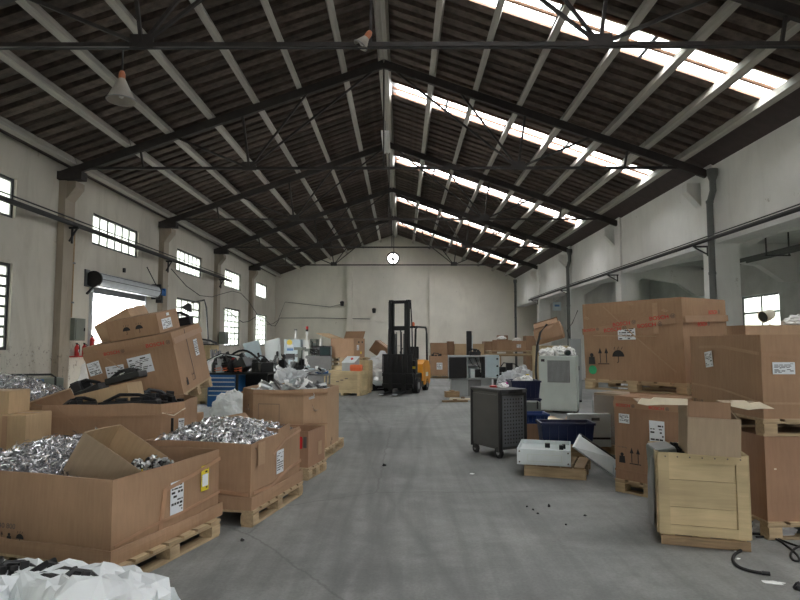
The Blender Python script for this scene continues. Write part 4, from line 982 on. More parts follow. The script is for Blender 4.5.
# light panels and machines
def panel(label, px, py, Y, w_, h, rot, mat_, name='leaning_sheet', z=None, cat='panel'):
    q_ = PY(px, py, Y); t = thing(name, label, cat, (q_.x, Y, q_.z if z is None else z), rot)
    MB().box(-w_ / 2, w_ / 2, -.02, .02, 0, h).build('sheet', mat_, t, bevel=.006); MB().box(-w_ / 2 + .05, w_ / 2 - .05, -.028, -.02, .06, h - .06).build('recess', mat_, t)
    MB().box(w_ / 2 - .12, w_ / 2 - .06, -.06, -.02, h * .45, h * .6).build('handle', 'black_steel', t); return t
def table(label, x, y, w_, l_, h, mat_='mid_grey', name='steel_table', rz=0):
    t = thing(name, label, 'table', (x, y, 0), rz); MB().box(-w_ / 2, w_ / 2, -l_ / 2, l_ / 2, h - .04, h).build('table_top', mat_, t)
    for sx in (-1, 1):
        for sy in (-1, 1): MB().box(sx * (w_ / 2 - .04) - .025, sx * (w_ / 2 - .04) + .025, sy * (l_ / 2 - .04) - .025, sy * (l_ / 2 - .04) + .025, 0, h - .04).build('leg', mat_, t)
    MB().box(-w_ / 2 + .06, w_ / 2 - .06, -.02, .02, h * .3, h * .3 + .05).build('stretcher', mat_, t); return t
TX = PY(265, 370, 17.3).x
table('low grey table carrying leaning machine panels', TX + .1, 17.3, 2.2, .8, .72)
panel('pale blue panel leaning right of the dark cover', 264, 0, 17.2, .46, .95, (R(-12), R(-14), R(8)), 'pale_blue', z=.73)
panel('tilted grey-white machine panel in the left clutter', 280, 0, 17.1, .5, 1.02, (R(-14), R(-12), R(-14)), 'pale_metal', z=.73)
black_housing('black bin-like cover below the pale blue panel', (PY(252, 366, 17.2).x, 17.2, .725), (0, 0, R(10)), (.5, .5, .42), 305)
black_housing('angular dark panel tilted beside the pale blue panel', (PY(247, 352, 17.5).x, 17.4, .725), (0, R(-55), R(-10)), (.8, .5, .1), 306, mat_='cart_grey')
q = PY(287, 372, 16.3); bag('heap of crinkled silver film in the left clutter', (q.x, 16.35, .42), (.9, .6, .5), 12, 'clear_film', 0, .5)
tb = table('low dark stand under the crinkled film heap', q.x, 16.35, .95, .6, .41)
# light blue machine cabinet with yellow sticker
q = P(292, 384, 0); mq = q
t = cabinet('machine_cabinet', 'pale blue-grey machine cabinet with round yellow sticker', 'machine', (q.x, q.y + .4, 0), R(-6), .66, .6, 1.74, 'pale_blue')
MB().box(-.26, .12, -.335, -.31, .95, 1.18).build('dark_window', 'black_plastic', t); MB().cyl((-.1, -.335, 1.62), (-.1, -.325, 1.62), .11, 18).build('sticker', 'yellow_paint', t)
MB().cyl((.05, 0, 1.74), (.05, 0, 2.1), .04, 10).build('post', 'white_paint', t); MB().cyl((.05, 0, 2.1), (.05, 0, 2.16), .055, 10).build('post_cap', 'mid_grey', t)
for z in (1.3, 1.45): MB().box(-.2, .05, -.335, -.32, z, z + .09).build('placard', 'label_blue' if z < 1.4 else 'label_white', t)
q = P(304, 384, 0)
t = cabinet('signal_column', 'white machine column topped by a red and black signal light', 'machine', (q.x + .02, q.y + .45, 0), 0, .28, .4, 1.72, 'white_paint')
hz_ = 1.72
for mt, hh, rr in (('white_paint', .22, .03), ('white_paint', .12, .05), ('black_steel', .09, .055), ('red_paint', .12, .055)): MB().cyl((0, 0, hz_), (0, 0, hz_ + hh), rr, 12).build('signal_light_segment', mt, t); hz_ += hh
q = P(310.5, 384, 0)
t = thing('open_press', 'grey-green open machine frame beside the signal light column', 'machine', (q.x + .08, q.y + .45, 0))
for x in (-.12, .12): MB().box(x - .03, x + .03, -.2, .2, 0, 1.72).build('upright', 'grey_green', t)
MB().box(-.15, .15, -.2, .2, 1.65, 1.76).build('top_beam', 'grey_green', t); MB().box(-.1, .1, .1, .14, .3, 1.6).build('back_plate', 'pale_metal', t)
for k_, (px, hh) in enumerate(((299.5, 1.35), (310, 1.3))):
    q = P(px, 388, 0); t = thing('pedestal_tool', 'grey-green pedestal %s in the left machine clutter' % ('left of the pair', 'right of the pair')[k_], 'machine', (q.x, q.y, 0), 0, 'grey-green pedestals')
    MB().box(-.12, .12, -.12, .12, 0, .05).build('base', 'grey_green', t); MB().box(-.07, .07, -.07, .07, .05, hh).build('column', 'grey_green', t); MB().box(-.2, .2, -.1, .1, hh, hh + .1).build('head', 'grey_green', t); MB().cyl((-.1, -.15, hh - .2), (-.1, .15, hh - .2), .06, 10).build('clamp', 'mid_grey', t)
q = P(324, 390, 0)
t = cabinet('machine_cabinet', 'dark grey low machine with black screen box on it', 'machine', (q.x - .2, q.y + .5, 0), R(5), .8, .6, 1.15, 'mid_grey', doors=2)
q2 = (q.x + .0, q.y + .45)
t = thing('monitor_box', 'black boxy monitor on the dark grey machine', 'monitor', (q2[0], q2[1], 1.152), R(-8)); MB().box(-.2, .2, -.15, .15, 0, .34).build('case', 'black_plastic', t, bevel=.01); MB().box(-.17, .17, -.16, -.15, .04, .3).build('screen', 'lens_dark', t); MB().box(.2, .215, -.14, .14, .02, .32).build('side_frame', 'galv', t)
t = thing('cable_tangle', 'tangle of black cables and silver fittings on dark machine', 'cable', (q.x - .3, q.y + .6, 1.15))
rndj = random.Random(5)
for k_ in range(6): MB().tube([(rndj.uniform(-.3, .3), rndj.uniform(-.15, .15), .04 + rndj.uniform(0, .32) * (0 < i < 5)) for i in range(6)], .022, 6).build('cable', 'black_plastic', t)
MB().cyl((.1, 0, 0), (.1, 0, .62), .05, 10).build('white_post', 'white_paint', t); MB().cyl((-.1, .05, .2), (.12, .05, .3), .06, 10).build('fitting', 'sheet_silver', t)
tag(MB().box(-.2, .2, -.1, .1, 0, .07).box(-.2, -.17, -.1, .1, .07, .12).build('tool_tray', 'blue_drawer'), 'flat blue tray below the black monitor', 'tray').location = (PY(320, 366, 17.0).x, 17.3, .72)
table('small grey table with silver scraps beside the wooden crate', PY(315, 372, 17.0).x, 17.1, .8, .8, .715)
rndj = random.Random(21)
for k_ in range(10):
    t = thing('metal_scrap', 'silver scrap fitting heaped on table left of the crate', 'scrap', (PY(314, 372, 16.95).x + rndj.uniform(-.3, .3), 16.95 + rndj.uniform(-.15, .1), .72 + rndj.uniform(.0, .12)), (rndj.uniform(-.5, .5), rndj.uniform(-.5, .5), rndj.uniform(0, 6)), 'silver scraps on the small table')
    MB().box(-.1, .1, -.05, .05, 0, .03).build('plate', 'sheet_silver', t); MB().cyl((0, -.06, .05), (0, .06, .05), .035, 8).build('boss', rndj.choice(('sheet_silver', 'black_plastic')), t)
# wooden crate on the floor left of the forklift
q = P(360, 396, 0); crc = center_at((q.x, q.y, 0), R(-20), 1, -1, 1.2, .62)
cw_ = crate('wooden_crate', 'plywood crate on the floor left of the forklift', crc, R(-20), 1.2, .62, .72, lid=True)
for (x, z) in ((-.2, .4), (-.05, .45), (.1, .5)): MB().box(x, x + .1, -.335, -.332, z, z + .03).build('stencil', 'ink_grey', cw_)
def on_crate(x, y, z): return crc + Matrix.Rotation(R(-20), 3, 'Z') @ Vector((x, y, z))
t = thing('control_box', 'grey sloped control box with red button on wooden crate', 'control box', on_crate(.14, .0, .742), R(-18))
MB().prism([(-.22, 0), (.22, 0), (.22, .42), (-.22, .24)], -.2, .2, Matrix(((0, 0, 1, 0), (1, 0, 0, 0), (0, 1, 0, 0), (0, 0, 0, 1)))).build('case', 'machine_grey', t)
lidm = Matrix.Rotation(math.atan(.18 / .44), 4, 'X')
o = MB().box(-.21, .21, -.24, .24, 0, .02).build('lid', 'pale_metal', t); o.matrix_local = Matrix.Translation((0, 0, .335)) @ lidm; MB().cyl((.05, 0, .02), (.05, 0, .06), .04, 12).build('button', 'red_paint', o)
t = thing('orange_casting', 'orange curved part on the front of wooden crate', 'machine part', on_crate(.42, -.19, .742), R(-10))
MB().cyl((-.18, 0, .1), (.18, 0, .1), .1, 14).build('barrel', 'orange_red', t); MB().box(-.16, .16, -.1, .1, 0, .04).build('foot', 'orange_red', t)
q = PY(361, 372, 18.6); crate('plywood_box', 'smaller plywood box just behind the wooden crate', (q.x + .03, 19.15, 0), R(-12), .46, .5, 1.03, lid=True)
# cartons behind
q = PY(347, 357, 20.6)
for k_ in range(2): pallet('stacked pallet under the open-flap carton, %s' % ('lower', 'upper')[k_], (q.x, 20.9, .82 + .14 * k_), R(-25), 1.1, .9)
crate('wooden_crate', 'hidden plywood crate carrying the open-flap carton', (q.x, 20.9, 0), R(-25), 1.0, .9, .80, lid=True)
c = carton('open_carton', 'brown carton with its lid flap raised, mid left', 'carton', (q.x, 20.9, 1.1), R(-25), .92, .8, .66, 0, 'kraft', seed=81)
o = MB().box(-.46, .46, -.006, .006, 0, .62).build('lid_flap', 'kraft_tan', c.o); o.matrix_local = Matrix.Translation((0, -.4, .66)) @ Matrix.Rotation(R(-62), 4, 'X') @ Matrix.Rotation(R(0), 4, 'Z')
o.matrix_local = Matrix.Translation((-.46, 0, .66)) @ Matrix.Rotation(R(-72), 4, 'Y') @ Matrix.Rotation(R(90), 4, 'Z')
o = MB().box(-.4, .4, -.006, .006, 0, .3).build('lid_flap', 'kraft_dark', c.o); o.matrix_local = Matrix.Translation((0, .4, .66)) @ Matrix.Rotation(R(-30), 4, 'X')
sticker(c, 1, .2, .25, .16, .18, seed=1); on_face(c, 1, MB().box(0, .1, 0, .08, 0, .001), 'sticker', 'yellow_paint', .45, .12, .004)
for (u, v) in ((.55, .5), (.3, .5)): on_face(c, 1, MB().box(0, .08, 0, .06, 0, .001), 'hand_hole', 'ink', u, v, .004)
q = PY(378, 380, 20.3)
t = thing('white_appliance', 'white and black appliance under the plastic bags by forklift', 'appliance', (q.x, 20.4, 0), R(10)); MB().box(-.42, .42, -.3, .3, .06, .32).build('case', 'pale_metal', t, bevel=.03); MB().box(-.4, .4, -.32, -.3, .08, .16).build('skirt', 'black_plastic', t)
MB().box(-.44, .44, -.32, .32, 0, .06).build('plinth', 'black_plastic', t)
bag('heap of clear plastic bags just left of the forklift', (q.x + .12, 20.3, .33), (1.1, .75, .85), 17, 'clear_film', 0, .4, sub=4)
black_housing('black plastic trim between the bags and the forklift', (q.x - .22, 20.0, .0), (0, 0, R(40)), (.4, .2, .25), 318)
q = PY(380, 354, 22.0)
c = carton('closed_carton', 'carton balanced on edge behind the plastic bags', 'carton', (q.x - .08, 22.0, 1.16), (0, R(35), R(-15)), .62, .6, .45, 0, 'kraft_dark', closed=True, seed=83)
crate('wooden_crate', 'plywood crate behind the bags, beneath the edge-balanced carton', (q.x - .1, 22.0, 0), R(5), 1.1, .8, 1.04, lid=True)
# far left low boxes along the wall
q = P(52, 394, 0)
cabinet('steel_cabinet', 'low olive steel cabinet against the left wall', 'cabinet', (-7.75, 13.0, 0), R(40), .5, .5, .84, 'grey_green')
t = thing('hand_trolley', 'black tube hand trolley with blue deck by left wall', 'trolley', (-7.0, 11.0, 0), R(10)); MB().box(-.45, .45, -.28, .28, .14, .18).build('deck', 'blue_drawer', t)
MB().tube([(-.43, .26, .18), (-.43, .26, .95), (-.35, .26, 1.0), (.35, .26, 1.0), (.43, .26, .95), (.43, .26, .18)], .02, 8).build('handle', 'black_steel', t); MB().box(-.3, .25, -.2, .2, .86, .92).build('top_tray', 'blue_drawer', t)
for x in (-.34, .34):
    for y in (-.2, .2):
        MB().cyl((x - .02, y, .07), (x + .02, y, .07), .07, 12).build('wheel', 'rubber', t); MB().box(x - .03, x + .03, y - .02, y + .02, .07, .14).build('caster', 'galv_dark', t)
for x in (-.28, .22): MB().box(x - .015, x + .015, -.02, .02, .18, .86).build('post', 'black_steel', t)
for k_, (x, y, w_, h_, mt) in enumerate(((-6.9, 14.0, .6, .55, 'kraft_dark'), (-6.2, 14.5, .5, .7, 'kraft'), (-7.4, 15.0, .5, .5, 'kraft_grey'))):
    carton('open_carton', 'small open scrap carton near left pilaster, %s' % ('nearest one', 'tallest one', 'greyish one')[k_], 'carton', (x, y, 0), R(20 * k_), w_, .5, h_, 0, mt, seed=90 + k_)
bag('small grey bag on the nearest scrap carton by left pilaster', (-6.9, 14.0, .5), (.5, .42, .3), 25, 'concrete_fill')
t = thing('polythene_sheet', 'pale folded plastic sheet leaning below the fire extinguishers', 'sheet', (-7.75, 14.9, 0), (R(0), R(-10), R(75))); blob('film', 'foam_white', t, (.8, .14, 1.1), 31, .3, 3)

# ------------------------------------------------------------------ forklift
q = P(401, 394, 0)
fk = thing('forklift', 'black and orange forklift with tall raised mast, aisle centre', 'forklift', (q.x, q.y + .35, 0), R(-17))
B = 'black_steel'
for s in (-1, 1):
    MB().box(s * .29 - .045, s * .29 + .045, -.28, -.1, .12, 2.92).build('mast_upright', B, fk)
    MB().box(s * .21 - .03, s * .21 + .03, -.24, -.12, .15, 2.88).build('inner_upright', B, fk)
    MB().box(s * .29 - .06, s * .29 + .06, -.2, -.02, 2.7, 2.98).build('mast_head_plate', B, fk)
    MB().cyl((s * .14, -.14, .3), (s * .14, -.14, 1.9), .03, 10).build('lift_cylinder', 'mid_grey', fk)
    MB().cyl((s * .08, -.2, .5), (s * .08, -.2, 1.95), .012, 6).build('lift_chain', B, fk)
    f_ = MB().box(s * .22 - .06, s * .22 + .06, -1.25, -.42, .05, .09).box(s * .22 - .06, s * .22 + .06, -.46, -.42, .05, .62); fo_ = f_.build('fork', B, fk); MB().box(s * .22 - .06, s * .22 + .06, -1.4, -1.25, .05, .075).build('fork_tip', 'galv', fo_)
    MB().tube([(s * .36, -.12, 2.9), (s * .38, -.05, 2.2), (s * .38, .02, 1.2)], .02, 6).build('hydraulic_hose', 'rubber', fk)
for z, hh in ((2.86, .1), (2.0, .14), (1.15, .1), (.3, .1)): MB().box(-.29, .29, -.24, -.14, z, z + hh).build('mast_crossbar', B, fk)
for z in (.22, .55): MB().box(-.5, .5, -.42, -.36, z, z + .1).build('carriage_bar', B, fk)
MB().box(-.5, .5, -.36, -.28, .18, .68).build('carriage_plate', B, fk)
for k_ in range(7): MB().box(-.5 + .16 * k_, -.47 + .16 * k_, -.4, -.37, .68, 1.22).build('load_guard_bar', B, fk)
MB().box(-.47, .47, -.36, -.34, .68, 1.2).build('load_guard_mesh', B, fk)
MB().box(-.5, .5, -.4, -.37, 1.2, 1.25).build('load_guard_rail', B, fk)
MB().box(-.48, .48, -.08, 1.3, .15, .62).build('chassis', B, fk, bevel=.03); MB().box(-.48, .48, -.05, .3, .62, 1.05).build('dash_panel', B, fk, bevel=.03)
MB().prism([(1.0, .2), (1.0, .95), (1.15, 1.05), (1.6, 1.0), (1.78, .8), (1.8, .3), (1.7, .2)], -.52, .52, Matrix(((0, 0, 1, 0), (1, 0, 0, 0), (0, 1, 0, 0), (0, 0, 0, 1)))).build('counterweight', 'orange_paint', fk, bevel=.03)
MB().prism([(.75, .35), (.8, .9), (1.0, .98), (1.0, .35)], -.515, .515, Matrix(((0, 0, 1, 0), (1, 0, 0, 0), (0, 1, 0, 0), (0, 0, 0, 1)))).build('side_cover', 'orange_paint', fk)
MB().box(.521, .526, 1.15, 1.45, .48, .62).build('decal', 'label_white', fk)
MB().box(-.25, .25, .75, 1.2, .98, 1.08).box(-.25, .25, 1.15, 1.27, 1.05, 1.48).build('seat', 'rubber', fk, bevel=.03)
MB().cyl((0, .35, 1.05), (0, .48, 1.28), .025, 8).build('steering_column', B, fk)
g = MB(); g.tube([(.18 * math.cos(i * .3142 * 2), .48 + .08 * math.sin(i * .3142 * 2), 1.3 + .15 * math.sin(i * .3142 * 2)) for i in range(11)], .018, 6); g.build('steering_wheel', 'rubber', fk)
for s in (-1, 1):
    MB().tube([(s * .45, .05, .6), (s * .45, .08, 1.4), (s * .45, .15, 2.05), (s * .45, .3, 2.12)], .035, 8).build('guard_front_post', B, fk)
    MB().tube([(s * .46, 1.55, .95), (s * .46, 1.5, 1.9), (s * .46, 1.42, 2.1), (s * .46, 1.25, 2.13)], .035, 8).build('guard_rear_post', B, fk)
    MB().bar((s * .46, .25, 2.12), (s * .46, 1.35, 2.13), .06, .06).build('guard_side_rail', B, fk)
for k_ in range(7): MB().bar((-.46, .3 + .16 * k_, 2.13), (.46, .3 + .16 * k_, 2.13), .03, .04).build('guard_bar', B, fk)
MB().lathe([(0, 2.15), (.06, 2.15), (.06, 2.24), (.04, 2.28), (0, 2.29)], 12, Matrix.Translation((.3, .35, 0))).build('beacon', 'orange_red', fk)
MB().box(.36, .5, -.1, -.07, .78, .86).build('indicator_lamp', 'yellow_paint', fk); MB().box(-.5, -.36, -.1, -.07, .78, .86).build('indicator_lamp', 'orange_red', fk)
for s in (-1, 1):
    for y, r_, w2 in ((.12, .24, .18), (1.35, .2, .14)):
        x0, x1 = sorted((s * .38, s * (.38 + w2))); w_o = MB().cyl((x0, y, r_), (x1, y, r_), r_, 22).build('wheel', 'rubber', fk)
        xh = s * (.38 + w2); MB().cyl((xh - .01, y, r_), (xh + .01, y, r_), r_ * .5, 14).build('hub', 'mid_grey', w_o)

# ------------------------------------------------------------------ right side stacks
def cart_from(label, corner, rz, sx, sy, *a, **k): return None
# axis helper: rz so that the local -y face is the one seen on the left, local +x the one on the right
rzA = R(-50)
nc = Vector((3.09, 6.48)); 
# R3 lower BOSCH carton with its near corner hidden by the crate
lc = P(616, 478, .14); d1 = Vector((.64, -.768)); d2 = Vector((.768, .64))
r3c = Vector((lc.x, lc.y)) + d1 * .37 + d2 * .36
pallet('wooden pallet under the lower BOSCH carton, right', (r3c.x, r3c.y, 0), rzA, .76, .74, nb=5)
c = carton('shipping_carton', 'upright BOSCH carton with arrow marks behind the plywood crate', 'carton', (r3c.x, r3c.y, .14), rzA, .74, .72, .88, 0, 'kraft_red', closed=True, seed=101, bulge=.006)
strip(c, 0, [(0, .80), (.73, .80)], .07, 'tape', 'tape'); bosch(c, 0, .03, .775, .045); bosch(c, 0, .4, .775, .045)
sticker(c, 0, .06, .6, .12, .1, 'label_white', seed=3); sticker(c, 0, .4, .3, .16, .36, 'label_white', seed=13); 
icon_weight(c, 0, .05, .18, .12); icon_arrows(c, 0, .17, .18, .17); icon_umbrella(c, 0, .36, .2, .12); printed(c, 0, 'Max 800 kg', .04, .34, .02, 'ink_grey'); strip(c, 0, [(0, .1), (.73, .08)], .025, 'tape', 'kraft_red')
# R4 wrapped carton beside it
r4c = Vector((2.85, 8.85)) + d1 * .28 + d2 * .36
pallet('wooden pallet under the film-wrapped carton, right', (r4c.x, r4c.y, 0), rzA, .58, .74, nb=4)
c = carton('wrapped_carton', 'carton wrapped in shiny film, below the big BOSCH carton', 'carton', (r4c.x, r4c.y, .14), rzA, .56, .72, .72, 0, 'kraft_grey', closed=True, seed=103)
t = obj('film_wrap', None, c.o); shell(poly_of(.6, .76), .70, .004, random.Random(3), .02, .01).build('film', 'wrap_film', t)
t['label'] = 'crinkled clear film around the carton'
pallet('wooden pallet under the hidden support carton, right', (3.42, 7.55, 0), rzA, .76, .74, nb=5)
carton('shipping_carton', 'plain carton hidden behind the arrow-marked BOSCH carton', 'carton', (3.42, 7.55, .14), rzA, .74, .72, .88, 0, 'kraft', closed=True, seed=104)
# R1 big BOSCH carton on its pallet above both
r1c = Vector((nc.x, nc.y)) - d1 * .62 + d2 * .58
pallet('wooden pallet under the big BOSCH carton, stacked high', (r1c.x, r1c.y, 1.03), rzA, 1.26, 1.18, h=.13)
c = carton('shipping_carton', 'big BOSCH carton with umbrella mark and green dot, stacked high', 'carton', (r1c.x, r1c.y, 1.16), (R(1), R(-1), rzA), 1.24, 1.16, .94, 0, 'kraft', closed=True, seed=102, bulge=.02, wob=.01)
strip(c, 0, [(0, .60), (1.17, .70)], .075, 'tape', 'tape'); strip(c, 1, [(0.01, .70), (1.15, .72)], .075, 'tape', 'tape'); strip(c, 0, [(.3, .9), (.72, .5), (1.15, .12)], .012, 'crease', 'kraft_pale'); strip(c, 0, [(.15, .55), (.95, .52)], .01, 'crease', 'kraft_pale')
strip(c, 0, [(.95, .55), (.95, .9)], .06, 'seam_patch', 'kraft_pale'); on_face(c, 0, MB().box(0, .75, 0, .26, 0, .002), 'cover_panel', 'kraft', .18, .54, .003)
bosch(c, 0, .30, .585, .062, R(4)); bosch(c, 0, .42, .65, .062, R(4)); bosch(c, 0, .73, .62, .062, R(4)); bosch(c, 0, .88, .70, .062, R(4)); bosch(c, 0, .02, .60, .045, R(3))
bosch(c, 1, .3, .62, .065, R(2)); bosch(c, 1, .6, .76, .065, R(2))
sticker(c, 0, .48, .49, .22, .17, seed=11); icon_weight(c, 0, .07, .2, .15); icon_arrows(c, 0, .2, .2, .2); icon_umbrella(c, 0, .39, .22, .16); on_face(c, 0, MB().prism(ring_pts(0, 0, .055, 20)[:-1], 0, .001), 'green_dot', 'label_green', .12, .13, .004)
for (f, u, v) in ((0, .03, .76), (0, 1.02, .8), (0, .62, .9)):
    on_face(c, f, MB().prism([(0, .01), (.03, .03), (.08, .0), (.05, -.015)], 0, .012), 'torn_paper', 'kraft_pale', u, v, .004)
# R6 + R2 at the right edge
ax = R(1.5); k6 = P(768, 521.6, .14)
r6 = center_at((k6.x, k6.y, .14), ax, -1, -1, 1.2, 1.15)
pallet('wooden pallet on the floor at the right photo edge', (r6.x, r6.y - .02, 0), ax, 1.24, 1.18)
c = carton('gaylord_box', 'lower brown carton at right edge, beneath a pallet', 'carton', (r6.x, r6.y, .14), ax, 1.2, 1.15, .68, 0, 'kraft_red', closed=True, seed=111, bulge=.01)
on_face(c, 0, MB().box(0, .02, 0, .012, 0, .001), 'tear', 'torn_edge', .06, .42, .004)
pallet('wooden pallet between the two right-edge cartons', (r6.x, r6.y, .83), ax, 1.22, 1.18, mat_='pallet_wood')
c = carton('gaylord_box', 'upper open brown carton at right photo edge with torn tape', 'carton', (r6.x + .01, r6.y + .01, .97), ax, 1.2, 1.15, .70, 0, 'kraft', seed=112, bulge=.012, wob=.006)
L_ = 1.15
strip(c, 3, [(.2, .59), (.6, .595), (L_, .54)], .025, 'torn_tape', 'kraft_pale'); strip(c, 0, [(0, .54), (.2, .52), (.6, .48), (1.19, .5)], .025, 'torn_tape', 'tape'); strip(c, 3, [(0, .22), (.6, .2), (L_, .13)], .015, 'crease', 'kraft_pale'); strip(c, 0, [(0, .13), (1.19, .12)], .015, 'crease', 'kraft_pale')
sticker(c, 0, .08, .37, .19, .1, seed=15); sticker(c, 3, .32, .39, .13, .15, 'label_white', R(8), seed=16); printed(c, 3, 'FD 1 05', .08, .04, .05, 'ink_grey')
# carton and lamp behind
c = carton('gaylord_box', 'carton just behind the upper right-edge carton', 'carton', (4.8, 7.6, .0), R(0), 1.3, .9, 1.81, 0, 'kraft_pale', closed=True, seed=113)
q = PY(770, 315, 7.4)
t = thing('spot_lamp', 'cream bullet spotlight on a bent stalk, right', 'lamp', (q.x, 7.45, 1.82), (0, 0, R(0))); t.scale = (.8, .8, .8)
lm_ = Matrix.Translation((0, 0, (q.z - 1.82) / .8)) @ Vector((.93, .25, .3)).to_track_quat('Z', 'Y').to_matrix().to_4x4()
MB().lathe([(0, .12), (.05, .11), (.078, .06), (.085, -.03), (.098, -.1), (.09, -.1), (.07, -.05), (0, -.03)], 18, lm_).build('lamp_head', 'lamp_cream', t, True)
MB().cyl((.03, 0, 0), (.03, 0, .012), .05, 14).build('base', 'lamp_cream', t); MB().tube([(.03, 0, .0), (.05, .03, .05), (.07, .04, .08), (.05, .02, (q.z - 1.82) / .8)], .01, 6).build('stalk', 'lamp_cream', t)
MB().lathe([(0, -.085), (.088, -.09), (.088, -.085), (0, -.08)], 18, lm_).build('lens', 'lens_dark', t)
q = PY(797, 333, 7.2); bag('white plastic bag on cartons at far right edge', (q.x + .1, 7.35, 1.82), (.3, .3, .12), 41, 'foam_white')
# R5 plywood crate with the open carton
kl = P(661, 543, 0); kr = P(750, 551, 0); wv = (kr - kl); cwid = wv.length; crz = math.atan2(wv.y, wv.x)
r5 = (kl + kr) / 2 + Matrix.Rotation(crz, 3, 'Z') @ Vector((0, .27, 0))
cr5 = crate('plywood_crate', 'open plywood crate with cleats, right foreground', r5, crz, cwid, .52, .72, planks=3, frame=.075)
MB().box(-cwid / 2, cwid / 2, -.31, -.285, .005, .075).build('skirt_board', 'old_wood', cr5)
for k_ in range(7): MB().cyl((-cwid / 2 + .05 + .09 * k_, -.2825 - .003, .69), (-cwid / 2 + .05 + .09 * k_, -.2825, .69), .006, 8).build('nail', 'ink_grey', cr5)
def c5w(x, y, z): return r5 + Matrix.Rotation(crz, 3, 'Z') @ Vector((x, y, z))
c = carton('open_carton', 'dented open carton resting on the plywood crate', 'carton', c5w(.07, -.17, .723), (0, R(2), crz + R(2)), .38, .36, .29, 0, 'kraft_grey', seed=121, th=.007, bulge=.006)
HB = .29
o = MB().box(-.185, .12, -.004, .004, 0, .125).build('open_flap', 'kraft_dark', c.o); o.matrix_local = Matrix.Translation((0, -.18, HB)) @ Matrix.Rotation(R(-6), 4, 'X')
o = MB().box(-.36, 0, -.17, .18, -.004, .004).build('open_flap', 'kraft_grey', c.o); o.matrix_local = Matrix.Translation((-.19, 0, HB + .1)) @ Matrix.Rotation(R(-2), 4, 'Y')
o = MB().box(-.004, .004, -.17, .18, 0, .1).build('flap_riser', 'kraft_grey', c.o); o.matrix_local = Matrix.Translation((-.19, 0, HB))
o = MB().prism([(-.37, -.01), (-.34, .035), (-.27, .03), (-.25, .045), (.0, .05), (.0, 0), (-.2, -.008), (-.3, -.02)], -.01, .01, UP).build('torn_edge', 'torn_edge', c.o); o.matrix_local = Matrix.Translation((-.19, -.175, HB + .09))
o = MB().box(0, .27, -.17, .18, -.004, .004).build('open_flap', 'kraft_grey', c.o); o.matrix_local = Matrix.Translation((.1, 0, HB + .11)) @ Matrix.Rotation(R(-2), 4, 'Y')
o = MB().prism([(.0, .0), (.0, .045), (.1, .05), (.13, .03), (.2, .045), (.3, .0), (.2, -.005), (.12, -.02)], -.01, .01, UP).build('torn_edge', 'torn_edge', c.o); o.matrix_local = Matrix.Translation((.12, -.172, HB + .1))
o = MB().box(-.004, .004, -.17, .18, 0, .15).build('flap_riser', 'kraft_grey', c.o); o.matrix_local = Matrix.Translation((.188, 0, HB - .02)) @ Matrix.Rotation(R(-38), 4, 'Y')
t = thing('metal_fitting', 'grey metal housing poking out of the plywood crate', 'machine part', c5w(-.24, -.02, .3), (R(6), R(-6), crz + R(15)))
MB().box(-.09, .09, -.1, .1, 0, .44).build('case', 'grey_green', t, bevel=.01); MB().cyl((.0, -.11, .3), (.0, -.1, .3), .03, 12).build('port', 'lens_dark', t); MB().box(-.08, .08, -.09, .09, .44, .45).build('cover', 'machine_grey', t)
black_housing('black part inside the plywood crate by the metal housing', c5w(-.12, .12, .45), (0, 0, .4), (.12, .14, .3), 322)
t = thing('film_sheet', 'pale film sheet hanging on the crate left side', 'sheet', c5w(-cwid / 2 - .04, -.02, .1), (0, R(1), crz)); blob('film', 'concrete_fill', t, (.03, .42, .66), 44, .2, 3)
# floor litter at right
q = P(772, 533, 0); bag('crumpled clear bag on the floor under right pallet', (q.x, q.y - .02, 0), (.34, .22, .13), 47, 'clear_film')
def cable(label, pts, r_, mat_='rubber', tip=None):
    t = thing('cable', label, 'cable', P(*pts[0], 0)); o0 = P(*pts[0], 0); vv = [P(x, y, 0) - o0 + Vector((0, 0, r_ + .001)) for x, y in pts]
    # smooth
    q_ = []
    for i in range(len(vv) - 1):
        p0, p1, p2, p3 = vv[max(i - 1, 0)], vv[i], vv[i + 1], vv[min(i + 2, len(vv) - 1)]
        for s in range(5):
            u = s / 5; q_.append(.5 * ((2 * p1) + (p2 - p0) * u + (2 * p0 - 5 * p1 + 4 * p2 - p3) * u * u + (3 * p1 - p0 - 3 * p2 + p3) * u ** 3))
    q_.append(vv[-1]); MB().tube(q_, r_, 8).build('sheath', mat_, t, True); d = (q_[-1] - q_[-2]).normalized(); MB().cyl(q_[-1] - d * .02, q_[-1] + d * .03, r_ * 1.35, 10).build('end_plug', 'black_steel', t); return t
cable('thick black cable end curling from under the crate', [(741, 552), (735, 556), (733, 562), (738, 568), (748, 572), (757, 574), (765, 575)], .011)
cable('thin black cable looping on floor at right edge', [(752, 535), (765, 536), (778, 541), (788, 548), (797, 556), (799, 562), (793, 561), (791, 555), (796, 549), (806, 546)], .008)
cable('second thin black cable running off the right edge', [(756, 538), (772, 538), (786, 543), (800, 548), (812, 551)], .008)
def litter(name, label, px, py, w_, l_, h, mat_, rz, cat='litter', group=None):
    q_ = P(px, py, 0); t = thing(name, label, cat, (q_.x, q_.y, 0), rz, group); blob('piece', mat_, t, (w_, l_, h), px * .13, .5, 2); blob('corner', mat_, t, (w_ * .5, l_ * .5, h * .7), py * .11, .5, 2).location = (w_ * .35, l_ * .2, 0); return t
litter('paper_scrap', 'torn white paper scrap on floor at lower right', 772, 583, .14, .05, .012, 'foam_white', R(-15)); litter('paper_scrap', 'small white scrap under the crate front', 738, 551, .07, .03, .01, 'foam_white', 0); litter('paper_scrap', 'tiny white scrap by the black cable', 738, 559, .035, .02, .008, 'foam_white', 0)
litter('rubber_lump', 'black lump cut by the lower right photo edge', 799, 590, .07, .06, .05, 'black_plastic', 0)
